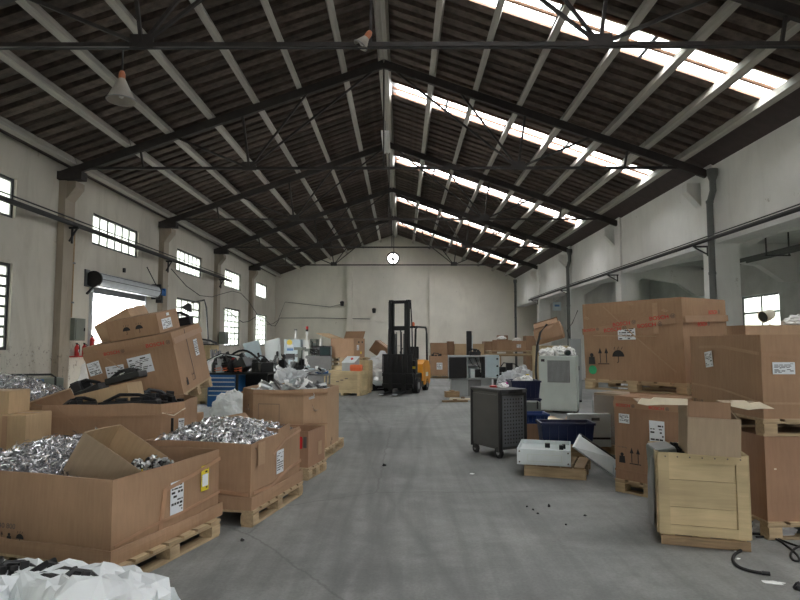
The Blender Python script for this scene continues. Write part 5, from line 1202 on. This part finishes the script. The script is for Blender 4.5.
for k_, (px, py) in enumerate(((549, 507), (527, 507), (538, 514), (585, 516), (566, 525), (533, 510))): litter('dirt_clod', 'small dark dirt clod on the floor before the pallet, %s from left' % ('first', 'second', 'third', 'fourth', 'fifth', 'last')[sorted((549, 527, 538, 585, 566, 533)).index(px)], px, py, .026, .02, .014 if k_ else .03, 'rubber', k_, group='dark dirt clods on the aisle floor')
litter('dirt_clod', 'single dark clod in the aisle beside second carton', 242 + 0, 0 + 541, .03, .03, .02, 'rubber', 0)
litter('paper_scrap', 'white paper scrap left of the white drawer unit', 472, 474, .05, .06, .01, 'foam_white', 1.0)
litter('dirt_clod', 'small dark bit on the open aisle floor', 384, 466, .05, .04, .03, 'rubber', 0)

# ------------------------------------------------------------------ right middle: tool cart, bins, drawer unit, panels
kc = P(501, 452, .1); rzC = R(-61)
u1 = Vector((math.cos(rzC), math.sin(rzC))); u2 = Vector((-u1.y, u1.x))
cw2, cl2 = .70, .47
tcx = Vector((kc.x, kc.y)) - u1 * cw2 / 2 + u2 * cl2 / 2
t = thing('tool_cart', 'dark rolling tool cart with perforated side and curved top', 'cart', (tcx.x, tcx.y, 0), rzC)
MB().box(-cw2 / 2 + .02, cw2 / 2 - .02, -cl2 / 2 + .01, cl2 / 2 - .01, .12, .9).build('body', 'cart_grey', t)
MB().box(-cw2 / 2 + .04, cw2 / 2 - .06, -cl2 / 2, -cl2 / 2 + .01, .15, .87).build('side_panel', 'cart_grey', t)
for x in (-cw2 / 2 + .02, cw2 / 2 - .03):
    for y in (-cl2 / 2 + .015, cl2 / 2 - .015): MB().cyl((x, y, .1), (x, y, .92), .032, 10).build('corner_post', 'black_steel', t)
MB().box(-cw2 / 2 - .01, cw2 / 2 + .01, -cl2 / 2 - .01, cl2 / 2 + .01, .9, .95).build('top_tray', 'black_plastic', t, bevel=.015)
MB().prism([(cw2 / 2, -cl2 / 2), (cw2 / 2 + .05, -cl2 / 4), (cw2 / 2 + .06, 0), (cw2 / 2 + .05, cl2 / 4), (cw2 / 2, cl2 / 2)], .9, .95).build('bumper', 'black_plastic', t)
pm2 = MB().box(cw2 / 2 - .02, cw2 / 2 - .01, -cl2 / 2 + .045, cl2 / 2 - .045, .16, .86).build('perforated_panel', 'cart_mesh', t)
hm = MB()
for i in range(7):
    for j in range(13):
        y = -cl2 / 2 + .085 + i * .05; z = .21 + j * .05
        hm.add([(cw2 / 2 - .0085, y + .013 * math.cos(a), z + .013 * math.sin(a)) for a in [k_ * math.pi / 3 for k_ in range(6)]], [(0, 1, 2, 3, 4, 5)])
o = hm.build('perforation', 'ink', pm2); o['kind'] = 'stuff'
for (x, y, r_) in ((-cw2 / 2 + .08, -cl2 / 2 + .03, .06), (cw2 / 2 - .08, -cl2 / 2 + .03, .075), (-cw2 / 2 + .08, cl2 / 2 - .05, .06), (cw2 / 2 - .08, cl2 / 2 - .05, .075)):
    w_o = MB().cyl((x, y - .022, r_), (x, y + .022, r_), r_, 18).build('wheel', 'rubber', t); MB().cyl((x, y - .025, r_), (x, y + .025, r_), r_ * .45, 12).build('hub', 'mid_grey', w_o)
    MB().box(x - .03, x + .03, y - .03, y + .03, r_ * 1.1, .13).build('caster_bracket', 'black_steel', t)
MB().tube([(-cw2 / 2 - .01, -.15, .86), (-cw2 / 2 - .07, -.15, .86), (-cw2 / 2 - .07, .15, .86), (-cw2 / 2 - .01, .15, .86)], .014, 8).build('push_handle', 'black_steel', t)
def cart_w(x, y, z): v = u1 * x + u2 * y; return (tcx.x + v.x, tcx.y + v.y, z)
t = thing('rag', 'magenta and white rag on the tool cart', 'rag', cart_w(.05, .05, .952)); blob('cloth', 'foam_white', t, (.16, .12, .07), 3, .5, 3); o = blob('fold', 'label_blue', t, (.08, .07, .08), 5, .5, 2); o.location = (.05, .02, 0); M['magenta'] = plain('magenta', (.4, .01, .22), .7); o.data.materials[0] = M['magenta']
tag(MB().lathe([(0, 0), (.07, 0), (.08, .025), (0, .03)], 14).build('red_lid', 'red_paint'), 'small red lid on the tool cart', 'lid').location = cart_w(-.08, .0, .952)
# white drawer unit on a plank pallet
ql = P(517, 464, .145); qr = P(571, 467, .145); dv = qr - ql; rzd = math.atan2(dv.y, dv.x); dw = dv.length
dcen = (ql + qr) / 2 + Matrix.Rotation(rzd, 3, 'Z') @ Vector((0, .36, 0))
t = thing('wooden_plank_pallet', 'short plank pallet under the white drawer unit', 'pallet', (dcen.x + .16, dcen.y - .02, 0), rzd - R(6))
for x in (-.28, -.14, 0, .14, .28): MB().box(x - .06, x + .06, -.35, .35, .12, .14).build('deck_board', 'old_wood', t)
for y in (-.33, 0, .33): MB().box(-.36, .36, y - .02, y + .02, 0, .12).build('bearer', 'pallet_wood', t)
t = thing('drawer_unit', 'white shallow electronics tray lying on plank pallet', 'drawer unit', (dcen.x, dcen.y, .145), rzd)
hd_ = .185
MB().box(-dw / 2, dw / 2, -.36, .36, 0, .02).build('bottom', 'pale_metal', t); MB().box(-dw / 2, dw / 2, -.36, -.345, 0, hd_).build('front_panel', 'pale_metal', t, bevel=.004); MB().box(-dw / 2, dw / 2, .345, .36, 0, hd_).build('back_panel', 'pale_metal', t)
for s in (-1, 1): MB().box(min(s * dw / 2, s * (dw / 2 - .015)), max(s * dw / 2, s * (dw / 2 - .015)), -.345, .345, 0, hd_).build('side_panel', 'pale_metal', t)
MB().box(-dw / 2 + .015, dw / 2 - .015, -.33, .345, hd_ - .06, hd_ - .05).build('inner_deck', 'pale_metal', t)
MB().box(-dw / 2 + .12, dw / 2 - .1, -.364, -.36, .04, .13).build('recess_frame', 'cabinet_white', t); MB().box(-dw / 2 + .13, dw / 2 - .11, -.366, -.364, .05, .12).build('recess_panel', 'pale_metal', t)
for x in (-dw / 2 + .03, dw / 2 - .03):
    for z in (.03, hd_ - .03): MB().cyl((x, -.366, z), (x, -.36, z), .01, 8).build('screw', 'ink_grey', t)
for (x, y, a_) in ((.03, .12, .06), (.2, .02, .05), (.23, .1, .04)): MB().box(x - a_ / 2, x + a_ / 2, y - .04, y + .04, hd_ - .05, hd_ + .0).build('socket_block', 'black_plastic', t)
MB().cyl((-.08, -.15, hd_ - .05), (-.08, -.15, hd_ - .045), .06, 14).build('orange_pad', 'orange_red', t)
# sloping white door beside it: top edge near the tray, low end on the floor to the right
q1, q2, q4, q3 = PY(572, 447, 6.95), P(612.5, 476, .012), PY(579, 434, 7.38), PY(614, 458.5, 7.3)
t = thing('cabinet_door', 'white cabinet door sloping from the drawer unit to floor', 'door', q2); W4 = [q1 - q2, Vector((0, 0, 0)), q3 - q2, q4 - q2]; nn = (W4[2] - W4[1]).cross(W4[0] - W4[1]).normalized(); nn = nn if nn.z > 0 else -nn
def slab4(ua, ub, va, vb, ha, hb):
    def pt(u, v, h): return W4[0].lerp(W4[1], u).lerp(W4[3].lerp(W4[2], u), v) + nn * h
    return MB().add([pt(u, v, h) for h in (ha, hb) for (u, v) in ((ua, va), (ub, va), (ub, vb), (ua, vb))], [(0, 3, 2, 1), (4, 5, 6, 7), (0, 1, 5, 4), (1, 2, 6, 5), (2, 3, 7, 6), (3, 0, 4, 7)])
slab4(0, 1, 0, 1, -.0, .02).build('skin', 'pale_metal', t); slab4(0, 1, .9, 1, .02, .035).build('gasket', 'black_plastic', t); slab4(.96, 1, 0, .9, .02, .035).build('edge', 'galv', t); slab4(0, .04, 0, .9, .02, .035).build('edge', 'pale_metal', t); slab4(.04, .96, 0, .05, .02, .03).build('edge', 'galv', t)
# large white panel behind bins
pz0, pz1 = PY(590, 447, 8.3).z, PY(590, 414, 8.3).z; xa_, xb_ = PY(569.5, 430, 8.3).x, PY(611, 430, 8.3).x
t = thing('white_unit', 'white machine front unit with dark seam behind the blue bin', 'cabinet', ((xa_ + xb_) / 2, 8.36, pz0)); hw = (xb_ - xa_) / 2
MB().box(-hw, hw, -.06, .06, .0, .1).build('lower_case', 'pale_metal', t, bevel=.006); MB().box(-hw + .01, hw - .01, -.05, .06, .1, .13).build('seam', 'black_plastic', t); MB().box(-hw, hw, -.06, .06, .13, pz1 - pz0).build('upper_case', 'pale_metal', t, bevel=.006); MB().box(.02, .13, -.075, -.06, pz1 - pz0 - .09, pz1 - pz0 - .05).build('handle', 'black_steel', t)
crate('low_crate', 'low dark wood crate under the white machine unit', ((xa_ + xb_) / 2, 8.38, 0), 0, .5, .16, pz0 - .02, 'old_wood', lid=True, planks=2, frame=.05)
def bin_(label, px0, px1, py_bot, h, l_, mat_, z=0, rz=0, name='plastic_bin', taper=.03):
    a_, b_ = P(px0, py_bot, z), P(px1, py_bot, z); w_ = (b_ - a_).length; t = thing(name, label, 'bin', ((a_.x + b_.x) / 2, a_.y + l_ / 2, z), rz)
    g = MB(); th = .012; o_, i_ = [], []
    for (zz_, e) in ((0, -taper), (h, 0)): o_ += [(sx * (w_ / 2 + e), sy * (l_ / 2 + e), zz_) for sx, sy in ((-1, -1), (1, -1), (1, 1), (-1, 1))]
    for (zz_, e) in ((.012, -taper - th), (h, -th)): i_ += [(sx * (w_ / 2 + e), sy * (l_ / 2 + e), zz_) for sx, sy in ((-1, -1), (1, -1), (1, 1), (-1, 1))]
    g.add(o_ + i_, [(0, 3, 2, 1)] + [(k, (k + 1) % 4, 4 + (k + 1) % 4, 4 + k) for k in range(4)] + [(4 + k, 4 + (k + 1) % 4, 12 + (k + 1) % 4, 12 + k) for k in range(4)] + [(12 + k, 12 + (k + 1) % 4, 8 + (k + 1) % 4, 8 + k) for k in range(4)] + [(8, 9, 10, 11)])
    g.build('tub', mat_, t)
    r_ = MB(); e = .012
    for q_ in ((-w_ / 2 - e, w_ / 2 + e, -l_ / 2 - e, -l_ / 2), (-w_ / 2 - e, w_ / 2 + e, l_ / 2, l_ / 2 + e), (-w_ / 2 - e, -w_ / 2, -l_ / 2, l_ / 2), (w_ / 2, w_ / 2 + e, -l_ / 2, l_ / 2)): r_.box(*q_, h - .03, h)
    r_.build('rim', mat_, t)
    for k_ in range(5): x = -w_ / 2 + w_ * (k_ + 1) / 6; MB().box(x - .006, x + .006, -l_ / 2 + taper * .4 - .012, -l_ / 2 + taper, .03, h - .04).build('rib', mat_, t)
    return t
Yd = 7.85; zd1 = PY(568, 423, Yd).z; zd0 = zd1 - .28; xa_, xb_ = PY(544.5, 430, Yd).x, PY(593, 430, Yd).x
t = bin_('dark blue open plastic bin behind the white drawer unit', 545, 592, 452, .28, .36, 'blue_dark', rz=R(-3)); t.location = ((xa_ + xb_) / 2, Yd + .18, zd0)
crate('low_crate', 'low wooden crate under the dark blue bin', ((xa_ + xb_) / 2, Yd + .18, 0), 0, .5, .3, zd0 - .02, 'old_wood', lid=True, planks=2, frame=.05)
 
def bin_at(label, px0, px1, y, l_, z0, h, mat_): return bin_(label, px0, px1, 400, h, l_, mat_) 
def zat(py_, Y): return PY(530, py_, Y).z
Yb = 9.1; zb0, zb1 = zat(424, Yb), zat(414, Yb); xa_, xb_ = PY(525, 420, Yb).x, PY(549, 420, Yb).x
carton('closed_carton', 'low brown carton under the bright blue bin', 'carton', ((xa_ + xb_) / 2, Yb + .2, 0), 0, xb_ - xa_ - .02, .36, zb0 - .009, 0, 'kraft_dark', closed=True, seed=130)
t = bin_('bright blue low bin between the cart and dark bin', 525, 549, 424, zb1 - zb0, .38, 'blue_bin', z=zb0)
Yb2 = 9.75; zc0, zc1 = zat(415, Yb2), zat(402, Yb2); xa_, xb_ = PY(524, 410, Yb2).x, PY(541, 410, Yb2).x
carton('closed_carton', 'brown carton carrying the grey-green metal case', 'carton', ((xa_ + xb_) / 2, Yb2 + .12, 0), 0, xb_ - xa_, .3, zc0 - .009, 0, 'kraft', closed=True, seed=131)
cabinet('metal_case', 'grey-green metal case above the bright blue bin', 'case', ((xa_ + xb_) / 2, Yb2 + .12, zc0), 0, xb_ - xa_, .3, zc1 - zc0, 'grey_green', feet=False)
Yc = 10.5; xa_, xb_ = PY(511.5, 395, Yc).x, PY(541, 395, Yc).x; zt_ = zat(380.5, Yc); hb = zt_ / 3; b0 = Vector(((xa_ + xb_) / 2, Yc + .25, zt_ - hb))
for k_ in range(3):
    t = bin_(('navy bin at the bottom of its stack behind the cart', 'navy bin in the middle of its stack behind the cart', 'navy bin of white parts, top of its stack behind cart')[k_], 512, 540, 430, hb - .004, .5, 'navy_bin', z=0); t.location = (b0.x, b0.y, hb * k_); t.scale.x = 1.0
t = thing('foam_parts', 'white foam packing heaped in the navy bin', 'packing', (b0.x, b0.y, zt_ - .16)); blob('foam', 'foam_white', t, (.34, .36, .22), 52, .45, 3); o = blob('foam', 'foam_white', t, (.2, .2, .16), 53, .45, 3); o.location = (.06, -.1, .08); MB().cyl((.08, .0, .18), (.08, .0, .26), .03, 10).build('yellow_cap', 'yellow_paint', t)
# white cabinet with grille
q = P(561.5, 413.5, 0); cabw = .84
t = thing('ventilated_cabinet', 'tall white metal cabinet with grey grille panel', 'cabinet', (q.x + .05, q.y + .35, 0), R(-21))
MB().box(-cabw / 2, cabw / 2, -.32, .32, .05, 1.3).build('body', 'cabinet_white', t, bevel=.012); MB().box(-cabw / 2 + .03, cabw / 2 - .03, -.335, -.32, .55, 1.26).build('upper_door', 'cabinet_white', t); MB().box(-cabw / 2 + .03, cabw / 2 - .03, -.335, -.32, .09, .54).build('lower_door', 'cabinet_white', t)
gm = MB().box(-.22, .28, -.345, -.335, .7, 1.2).build('grille_panel', 'mid_grey', t)
for k_ in range(18): MB().box(-.215 + .027 * k_, -.205 + .027 * k_, -.35, -.345, .71, 1.19).build('grille_slat', 'machine_grey', gm)
MB().box(-.36, -.28, -.342, -.335, 1.17, 1.23).build('badge', 'ink', t)
for x in (-cabw / 2 + .05, cabw / 2 - .05): MB().box(x - .04, x + .04, -.28, .28, 0, .05).build('foot', 'black_steel', t)
qx, qy = q.x, q.y + .35
for k_, (dx, dy, w_, h_, sd) in enumerate(((-.22, 0, .36, .18, 61), (.08, .05, .42, .22, 62), (.3, -.05, .26, .2, 63))): bag('white foam wrap on the ventilated cabinet, %s' % ('left lump', 'middle lump', 'right lump')[k_], (qx + dx, qy + dy, 1.302), (w_, .42, h_), sd, 'foam_white', group='white wraps on the ventilated cabinet')
t = thing('round_lens', 'black round lens among white wraps on the cabinet', 'lens', (qx + .2, qy - .22, 1.305)); MB().cyl((0, -.06, .07), (0, .05, .07), .065, 16).build('barrel', 'black_plastic', t); MB().cyl((0, -.065, .07), (0, -.058, .07), .05, 16).build('glass', 'lens_dark', t)
# machine with open doors
q = P(470, 396, 0)
t = thing('open_machine', 'grey machine with black door open and innards showing', 'machine', (q.x + .05, q.y + .35, 0), R(0)); 
MB().box(-.6, -.1, -.3, .3, .0, .5).build('base', 'machine_grey', t, bevel=.01); MB().box(-.1, .3, -.28, .25, .0, .48).build('base_recess', 'mid_grey', t); MB().box(.3, .62, -.3, .3, .0, .5).build('base', 'machine_grey', t); MB().box(-.66, .8, -.34, .36, .5, .54).build('table_plate', 'machine_grey', t)
MB().box(-.66, .8, .3, .34, .54, 1.2).build('back_wall', 'pale_metal', t); MB().box(-.66, .8, -.3, .34, 1.18, 1.22).build('roof', 'machine_grey', t)
MB().box(-.68, -.14, -.38, -.34, .54, 1.18).build('black_door', 'black_plastic', t, bevel=.04); MB().box(.42, .84, -.38, -.34, .56, 1.24).build('white_door', 'pale_blue', t, bevel=.01)
for z in (.62, .9, 1.12): MB().cyl((.78, -.4, z), (.78, -.37, z), .03, 10).build('latch', 'black_steel', t)
MB().box(.0, .12, -.2, .1, .54, .8).build('innard_block', 'pale_metal', t); MB().box(-.08, .3, .1, .28, .84, 1.1).build('innard_panel', 'pale_metal', t); MB().box(.14, .36, -.1, .2, .54, .78).build('innard_block', 'black_plastic', t); MB().cyl((-.08, .1, .9), (.38, .1, .95), .06, 12).build('spindle', 'sheet_silver', t)
for k_ in range(4): MB().tube([(-.05 + .1 * k_, -.1, 1.15), (.05 + .08 * k_, -.2, .95), (.3, -.2, .85 - .05 * k_)], .014, 6).build('wire', 'white_paint' if k_ % 2 else 'black_plastic', t)
MB().box(.32, .42, -.3, .2, .54, 1.18).build('black_column', 'black_plastic', t); MB().box(-.14, -.1, -.3, .2, .54, 1.18).build('post', 'pale_metal', t)
t2 = black_housing('low black camera head on top of open machine', (q.x + .2, q.y + .35, 1.222), 0, (.35, .2, .2), 331)
q9 = PY(469, 343, 24); t = thing('black_tower', 'black upright column box beyond the open machine', 'machine', (q9.x, 24, 0)); MB().box(-.1, .1, -.12, .12, 0, PY(469, 331, 24).z).build('column', 'black_plastic', t, bevel=.02); MB().box(.1, .14, -.1, .1, 1.3, 1.9).build('side_plate', 'pale_metal', t); MB().box(-.25, .25, -.25, .25, 0, .06).build('base', 'black_steel', t)
# wood scraps at the machine foot
for k_, (px, py, a_, b_, rz_, mt) in enumerate(((452, 397, .4, .25, 10, 'old_wood'), (463, 400, .75, .12, -15, 'torn_edge'), (455, 402, .7, .1, 8, 'old_wood'))):
    q_ = P(px, py, 0); t = thing('wood_scrap', 'broken board by the open machine, %s' % ('short wide one', 'pale long one', 'nearest dark one')[k_], 'board', (q_.x, q_.y, 0), R(rz_), 'broken boards by the open machine'); MB().box(-a_ / 2, a_ / 2, -b_ / 2, b_ / 2, 0, .05 + .12 * (k_ == 0)).build('board', mt, t); MB().box(-.05, .05, -b_ / 2, b_ / 2, .05 + .12 * (k_ == 0), .08 + .12 * (k_ == 0)).build('cleat', 'old_wood', t)
# cardboard scraps right of bins
for k_, (px, py, rz_, mt) in enumerate(((549, 418, 20, 'kraft_pale'), (556, 422, -30, 'torn_edge'), (563, 426, 10, 'kraft_tan'), (545, 409, 40, 'torn_edge'), (570, 424, 60, 'kraft'))):
    q_ = P(px, py, .05); t = thing('cardboard_scrap', 'torn cardboard scrap on floor by blue bins, %s' % ('leftmost low', 'second', 'third', 'topmost', 'rightmost')[k_], 'cardboard', (q_.x, q_.y, .02), (R(12 + 4 * k_), R(10 - 6 * k_), R(rz_)), 'cardboard scraps by the blue bins'); MB().box(-.2, .2, -.14, .14, .04, .05).build('sheet', mt, t); MB().prism([(-.2, -.14), (-.05, -.2), (.1, -.14)], .03, .04).build('torn_corner', mt, t)
q = P(535, 447, 0); bag('grey-white plastic packing behind the drawer unit', (q.x + .12, q.y + .25, 0), (.45, .3, .28), 71, 'concrete_fill'); bag('clear bag left behind the white drawer unit', (q.x + .3, q.y + .75, 0), (.4, .3, .3), 72, 'foam_white')
# bags behind the machine, right
for k_, (px, py, w_, h_, sd, mt) in enumerate(((509, 392, .8, .62, 75, 'clear_film'), (524, 394, .8, .8, 76, 'clear_film'), (516, 392, .8, .7, 77, 'clear_film'))):
    q_ = P(px, py, 0); bag('crumpled plastic bag between machine and cabinet, %s' % ('left clear one', 'tall white one', 'rear clear one')[k_], (q_.x, q_.y, 0), (w_, .8, h_), sd, mt, 0, .4, 'plastic bags between machine and cabinet')
# far right row of cartons
def far_carton(label, px0, px1, py_top, py_bot, Y, mat_, closed=True, l_=.9, rz=0, seed=1, zbase=None, name='closed_carton', lab=False):
    a_, b_ = PY(px0, py_bot, Y), PY(px1, py_top, Y); z0 = a_.z if zbase is None else zbase; w_ = b_.x - a_.x
    c_ = carton(name, label, 'carton', ((a_.x + b_.x) / 2, Y + l_ / 2, z0), rz, w_, l_, b_.z - z0, 0, mat_, closed=closed, seed=seed)
    if lab: sticker(c_, 0, w_ * .35, (b_.z - z0) * .3, w_ * .3, (b_.z - z0) * .35, seed=seed)
    return c_
YR = 27.0
pallet('pallet under the far carton left of the right-hand row', (PY(440, 372, YR).x, YR + .45, 0), 0, 1.0, .9)
far_carton('far open carton on a pallet with blue label', 430, 449, 356, 366, YR, 'kraft', False, zbase=.14, seed=201, name='open_carton', lab=True)
table('long far bench carrying the row of cartons', PY(466, 360, 28.6).x, 29.0, 3.4, 1.0, 1.0, 'old_wood', 'wooden_bench')
far_carton('far carton at left end of the bench row', 431, 447.5, 343, 358, 28.6, 'kraft', zbase=1.0, seed=202)
far_carton('far dark carton second in the bench row', 448.2, 454, 341.5, 357, 28.7, 'kraft_dark', zbase=1.0, seed=203); far_carton('wide pale carton in the middle of the bench row', 454.8, 484, 344, 355, 28.4, 'kraft_tan', zbase=1.0, seed=204, l_=.7); far_carton('far dark carton at right end of the bench row', 484.6, 497, 341.5, 356, 28.6, 'kraft_dark', zbase=1.0, seed=205)
black_housing('black bundle on the far open carton', (PY(437, 357, YR).x, YR + .4, .62), 0, (.6, .5, .55), 335)
# stack of things toward the right wall
YS = 22.0
t = table('low slatted stand full of boxes near the right wall', PY(512, 352, YS).x, YS + .5, 1.9, 1.0, 1.15, 'old_wood', 'slatted_stand'); 
for k_ in range(5): MB().box(-.95, .95, -.5 + .22 * k_, -.38 + .22 * k_, 1.151, 1.171).build('slat', 'pallet_wood', t)
pallet('pallet on the slatted stand near right wall', (PY(512, 350, YS).x, YS + .5, 1.175), 0, 1.7, .95)
far_carton('small carton on slatted stand, left one with torn top', 496, 511, 340, 352, YS + .1, 'kraft', False, .6, R(10), 211, zbase=1.32, name='open_carton'); far_carton('small carton stacked back left on the slatted stand', 498, 508, 335.5, 341, YS + .75, 'kraft_dark', True, .3, 0, 212, zbase=1.32)
far_carton('small carton on slatted stand, right one with label', 513, 527, 341, 351, YS + .1, 'kraft', True, .6, R(-8), 213, zbase=1.32, lab=True); far_carton('brown carton behind the slatted stand by the right column', 526, 536, 336, 347, YS + 2.2, 'kraft_dark', True, .6, 0, 214, zbase=0)
for k_, (px, w_) in enumerate(((503, .35), (519, .3))): q_ = PY(px, 341, YS); bag('white wrap on a small carton near right wall, %s' % ('left', 'right')[k_], (q_.x, YS + .35, (1.74, 1.68)[k_]), (w_, .4, .12), 80 + k_, 'foam_white', group='white wraps on the small cartons')
black_housing('black parts under the slatted stand near right wall', (PY(512, 365, YS).x, YS + .3, 0), 0, (1.2, .6, .9), 337)
# crumpled big carton on top of a crate
q = PY(556, 345, 17.5)
crate('plywood_crate', 'tall plywood crate behind the ventilated cabinet', (q.x, 18.0, 0), R(5), .9, .9, 1.5, lid=True)
c = carton('crumpled_carton', 'large crumpled open carton tipped on its side behind cabinet', 'carton', (q.x - .02, 17.95, 1.66), (R(4), R(-16), R(-18)), .8, .6, .5, 0, 'kraft', seed=221, bulge=.05, wob=.05)
for r_ in (0, 1): o = MB().box(-.36, .36, -.005, .005, 0, .2).build('open_flap', 'kraft_dark', c.o); o.matrix_local = Matrix.Translation((0, -.3 + .6 * r_, .5)) @ Matrix.Rotation(R(-50 + 90 * r_), 4, 'X')
t = thing('cable_bundle', 'black cable bundle hanging beside the crumpled carton', 'cable', (PY(537, 346, 17.3).x, 17.3, 0)); MB().tube([(0, 0, 0), (-.05, 0, .8), (0, 0, 1.5), (.1, 0, 1.9), (.3, 0, 2.15)], .035, 7).build('cable', 'black_plastic', t); MB().tube([(.05, .1, 0), (.1, 0, 1.0), (.02, 0, 1.6), (.12, 0, 1.75)], .025, 7).build('cable', 'mid_grey', t)
q = PY(578, 345, 16.0); t = cabinet('control_cabinet', 'grey control box on a post right of the cabinet', 'control box', (q.x, 16.3, 0), R(-10), .3, .25, 1.72, 'machine_grey'); MB().tube([(-.12, 0, 1.7), (-.2, 0, 1.95), (-.05, 0, 2.15), (.1, 0, 2.5)], .012, 6).build('aerial', 'black_steel', t)
t = thing('hanging_sign', 'small pale blue sign hung in the far right bay', 'sign', (7.68, 29.2, 3.2)); MB().box(-.2, .2, -.01, .01, 0, .42).build('board', 'pale_blue', t); MB().box(-.12, .12, -.014, -.01, .2, .3).build('panel', 'label_blue', t)
for x in (-.15, .15): MB().cyl((x, 0, .42), (x, 0, .77), .008, 6).build('hanger', 'galv', t)
tag(MB().box(-.32, .32, -.02, .02, 0, .5).build('bin_lid_board', 'kraft'), 'brown board leaning behind the far bags', 'board').location = (PY(545, 392, 16.5).x, 19.6, 0)

rndj = random.Random(77)
for k_ in range(16):
    px = 216 + k_ * 5.6; Yk = 17.25 + rndj.uniform(-.2, .25) if px > 238 else by0 + rndj.uniform(-.2, .2); zk = .725 if px > 238 else .855
    xk = PY(px, 365, Yk).x; mt = rndj.choice(('black_plastic', 'black_plastic', 'mid_grey', 'cart_grey', 'machine_grey'))
    black_housing('%s machine scrap heaped in the left bench clutter' % {'black_plastic': 'glossy black', 'mid_grey': 'mid-grey', 'cart_grey': 'charcoal', 'machine_grey': 'light grey'}[mt], (xk, Yk, zk), (rndj.uniform(-.2, .2), rndj.uniform(-.5, .5), rndj.uniform(0, 6)), (rndj.uniform(.25, .5), rndj.uniform(.15, .3), rndj.uniform(.3, .65)), 400 + k_, 'machine_scrap', mt, 'machine part', 'machine scraps in the left clutter')
for k_ in range(18):
    px = 250 + k_ * 4.3; Yk = 16.9 + rndj.uniform(-.15, .15); xk = PY(px, 370, Yk).x
    mt = rndj.choice(('sheet_silver', 'foam_white', 'pale_blue'))
    t = thing('metal_scrap', 'small %s scrap plate in the left clutter' % {'sheet_silver': 'silver', 'foam_white': 'white', 'pale_blue': 'pale blue'}[mt], 'scrap', (xk, Yk, .74 + rndj.uniform(0, .15)), (rndj.uniform(-.6, .6), rndj.uniform(-.6, .6), rndj.uniform(0, 6)), 'silver scrap plates in the left clutter')
    MB().box(-.12, .12, -.05, .05, 0, .012).build('plate', mt, t); MB().box(.11, .12, -.05, .05, .012, .07).build('lip', 'sheet_silver', t)
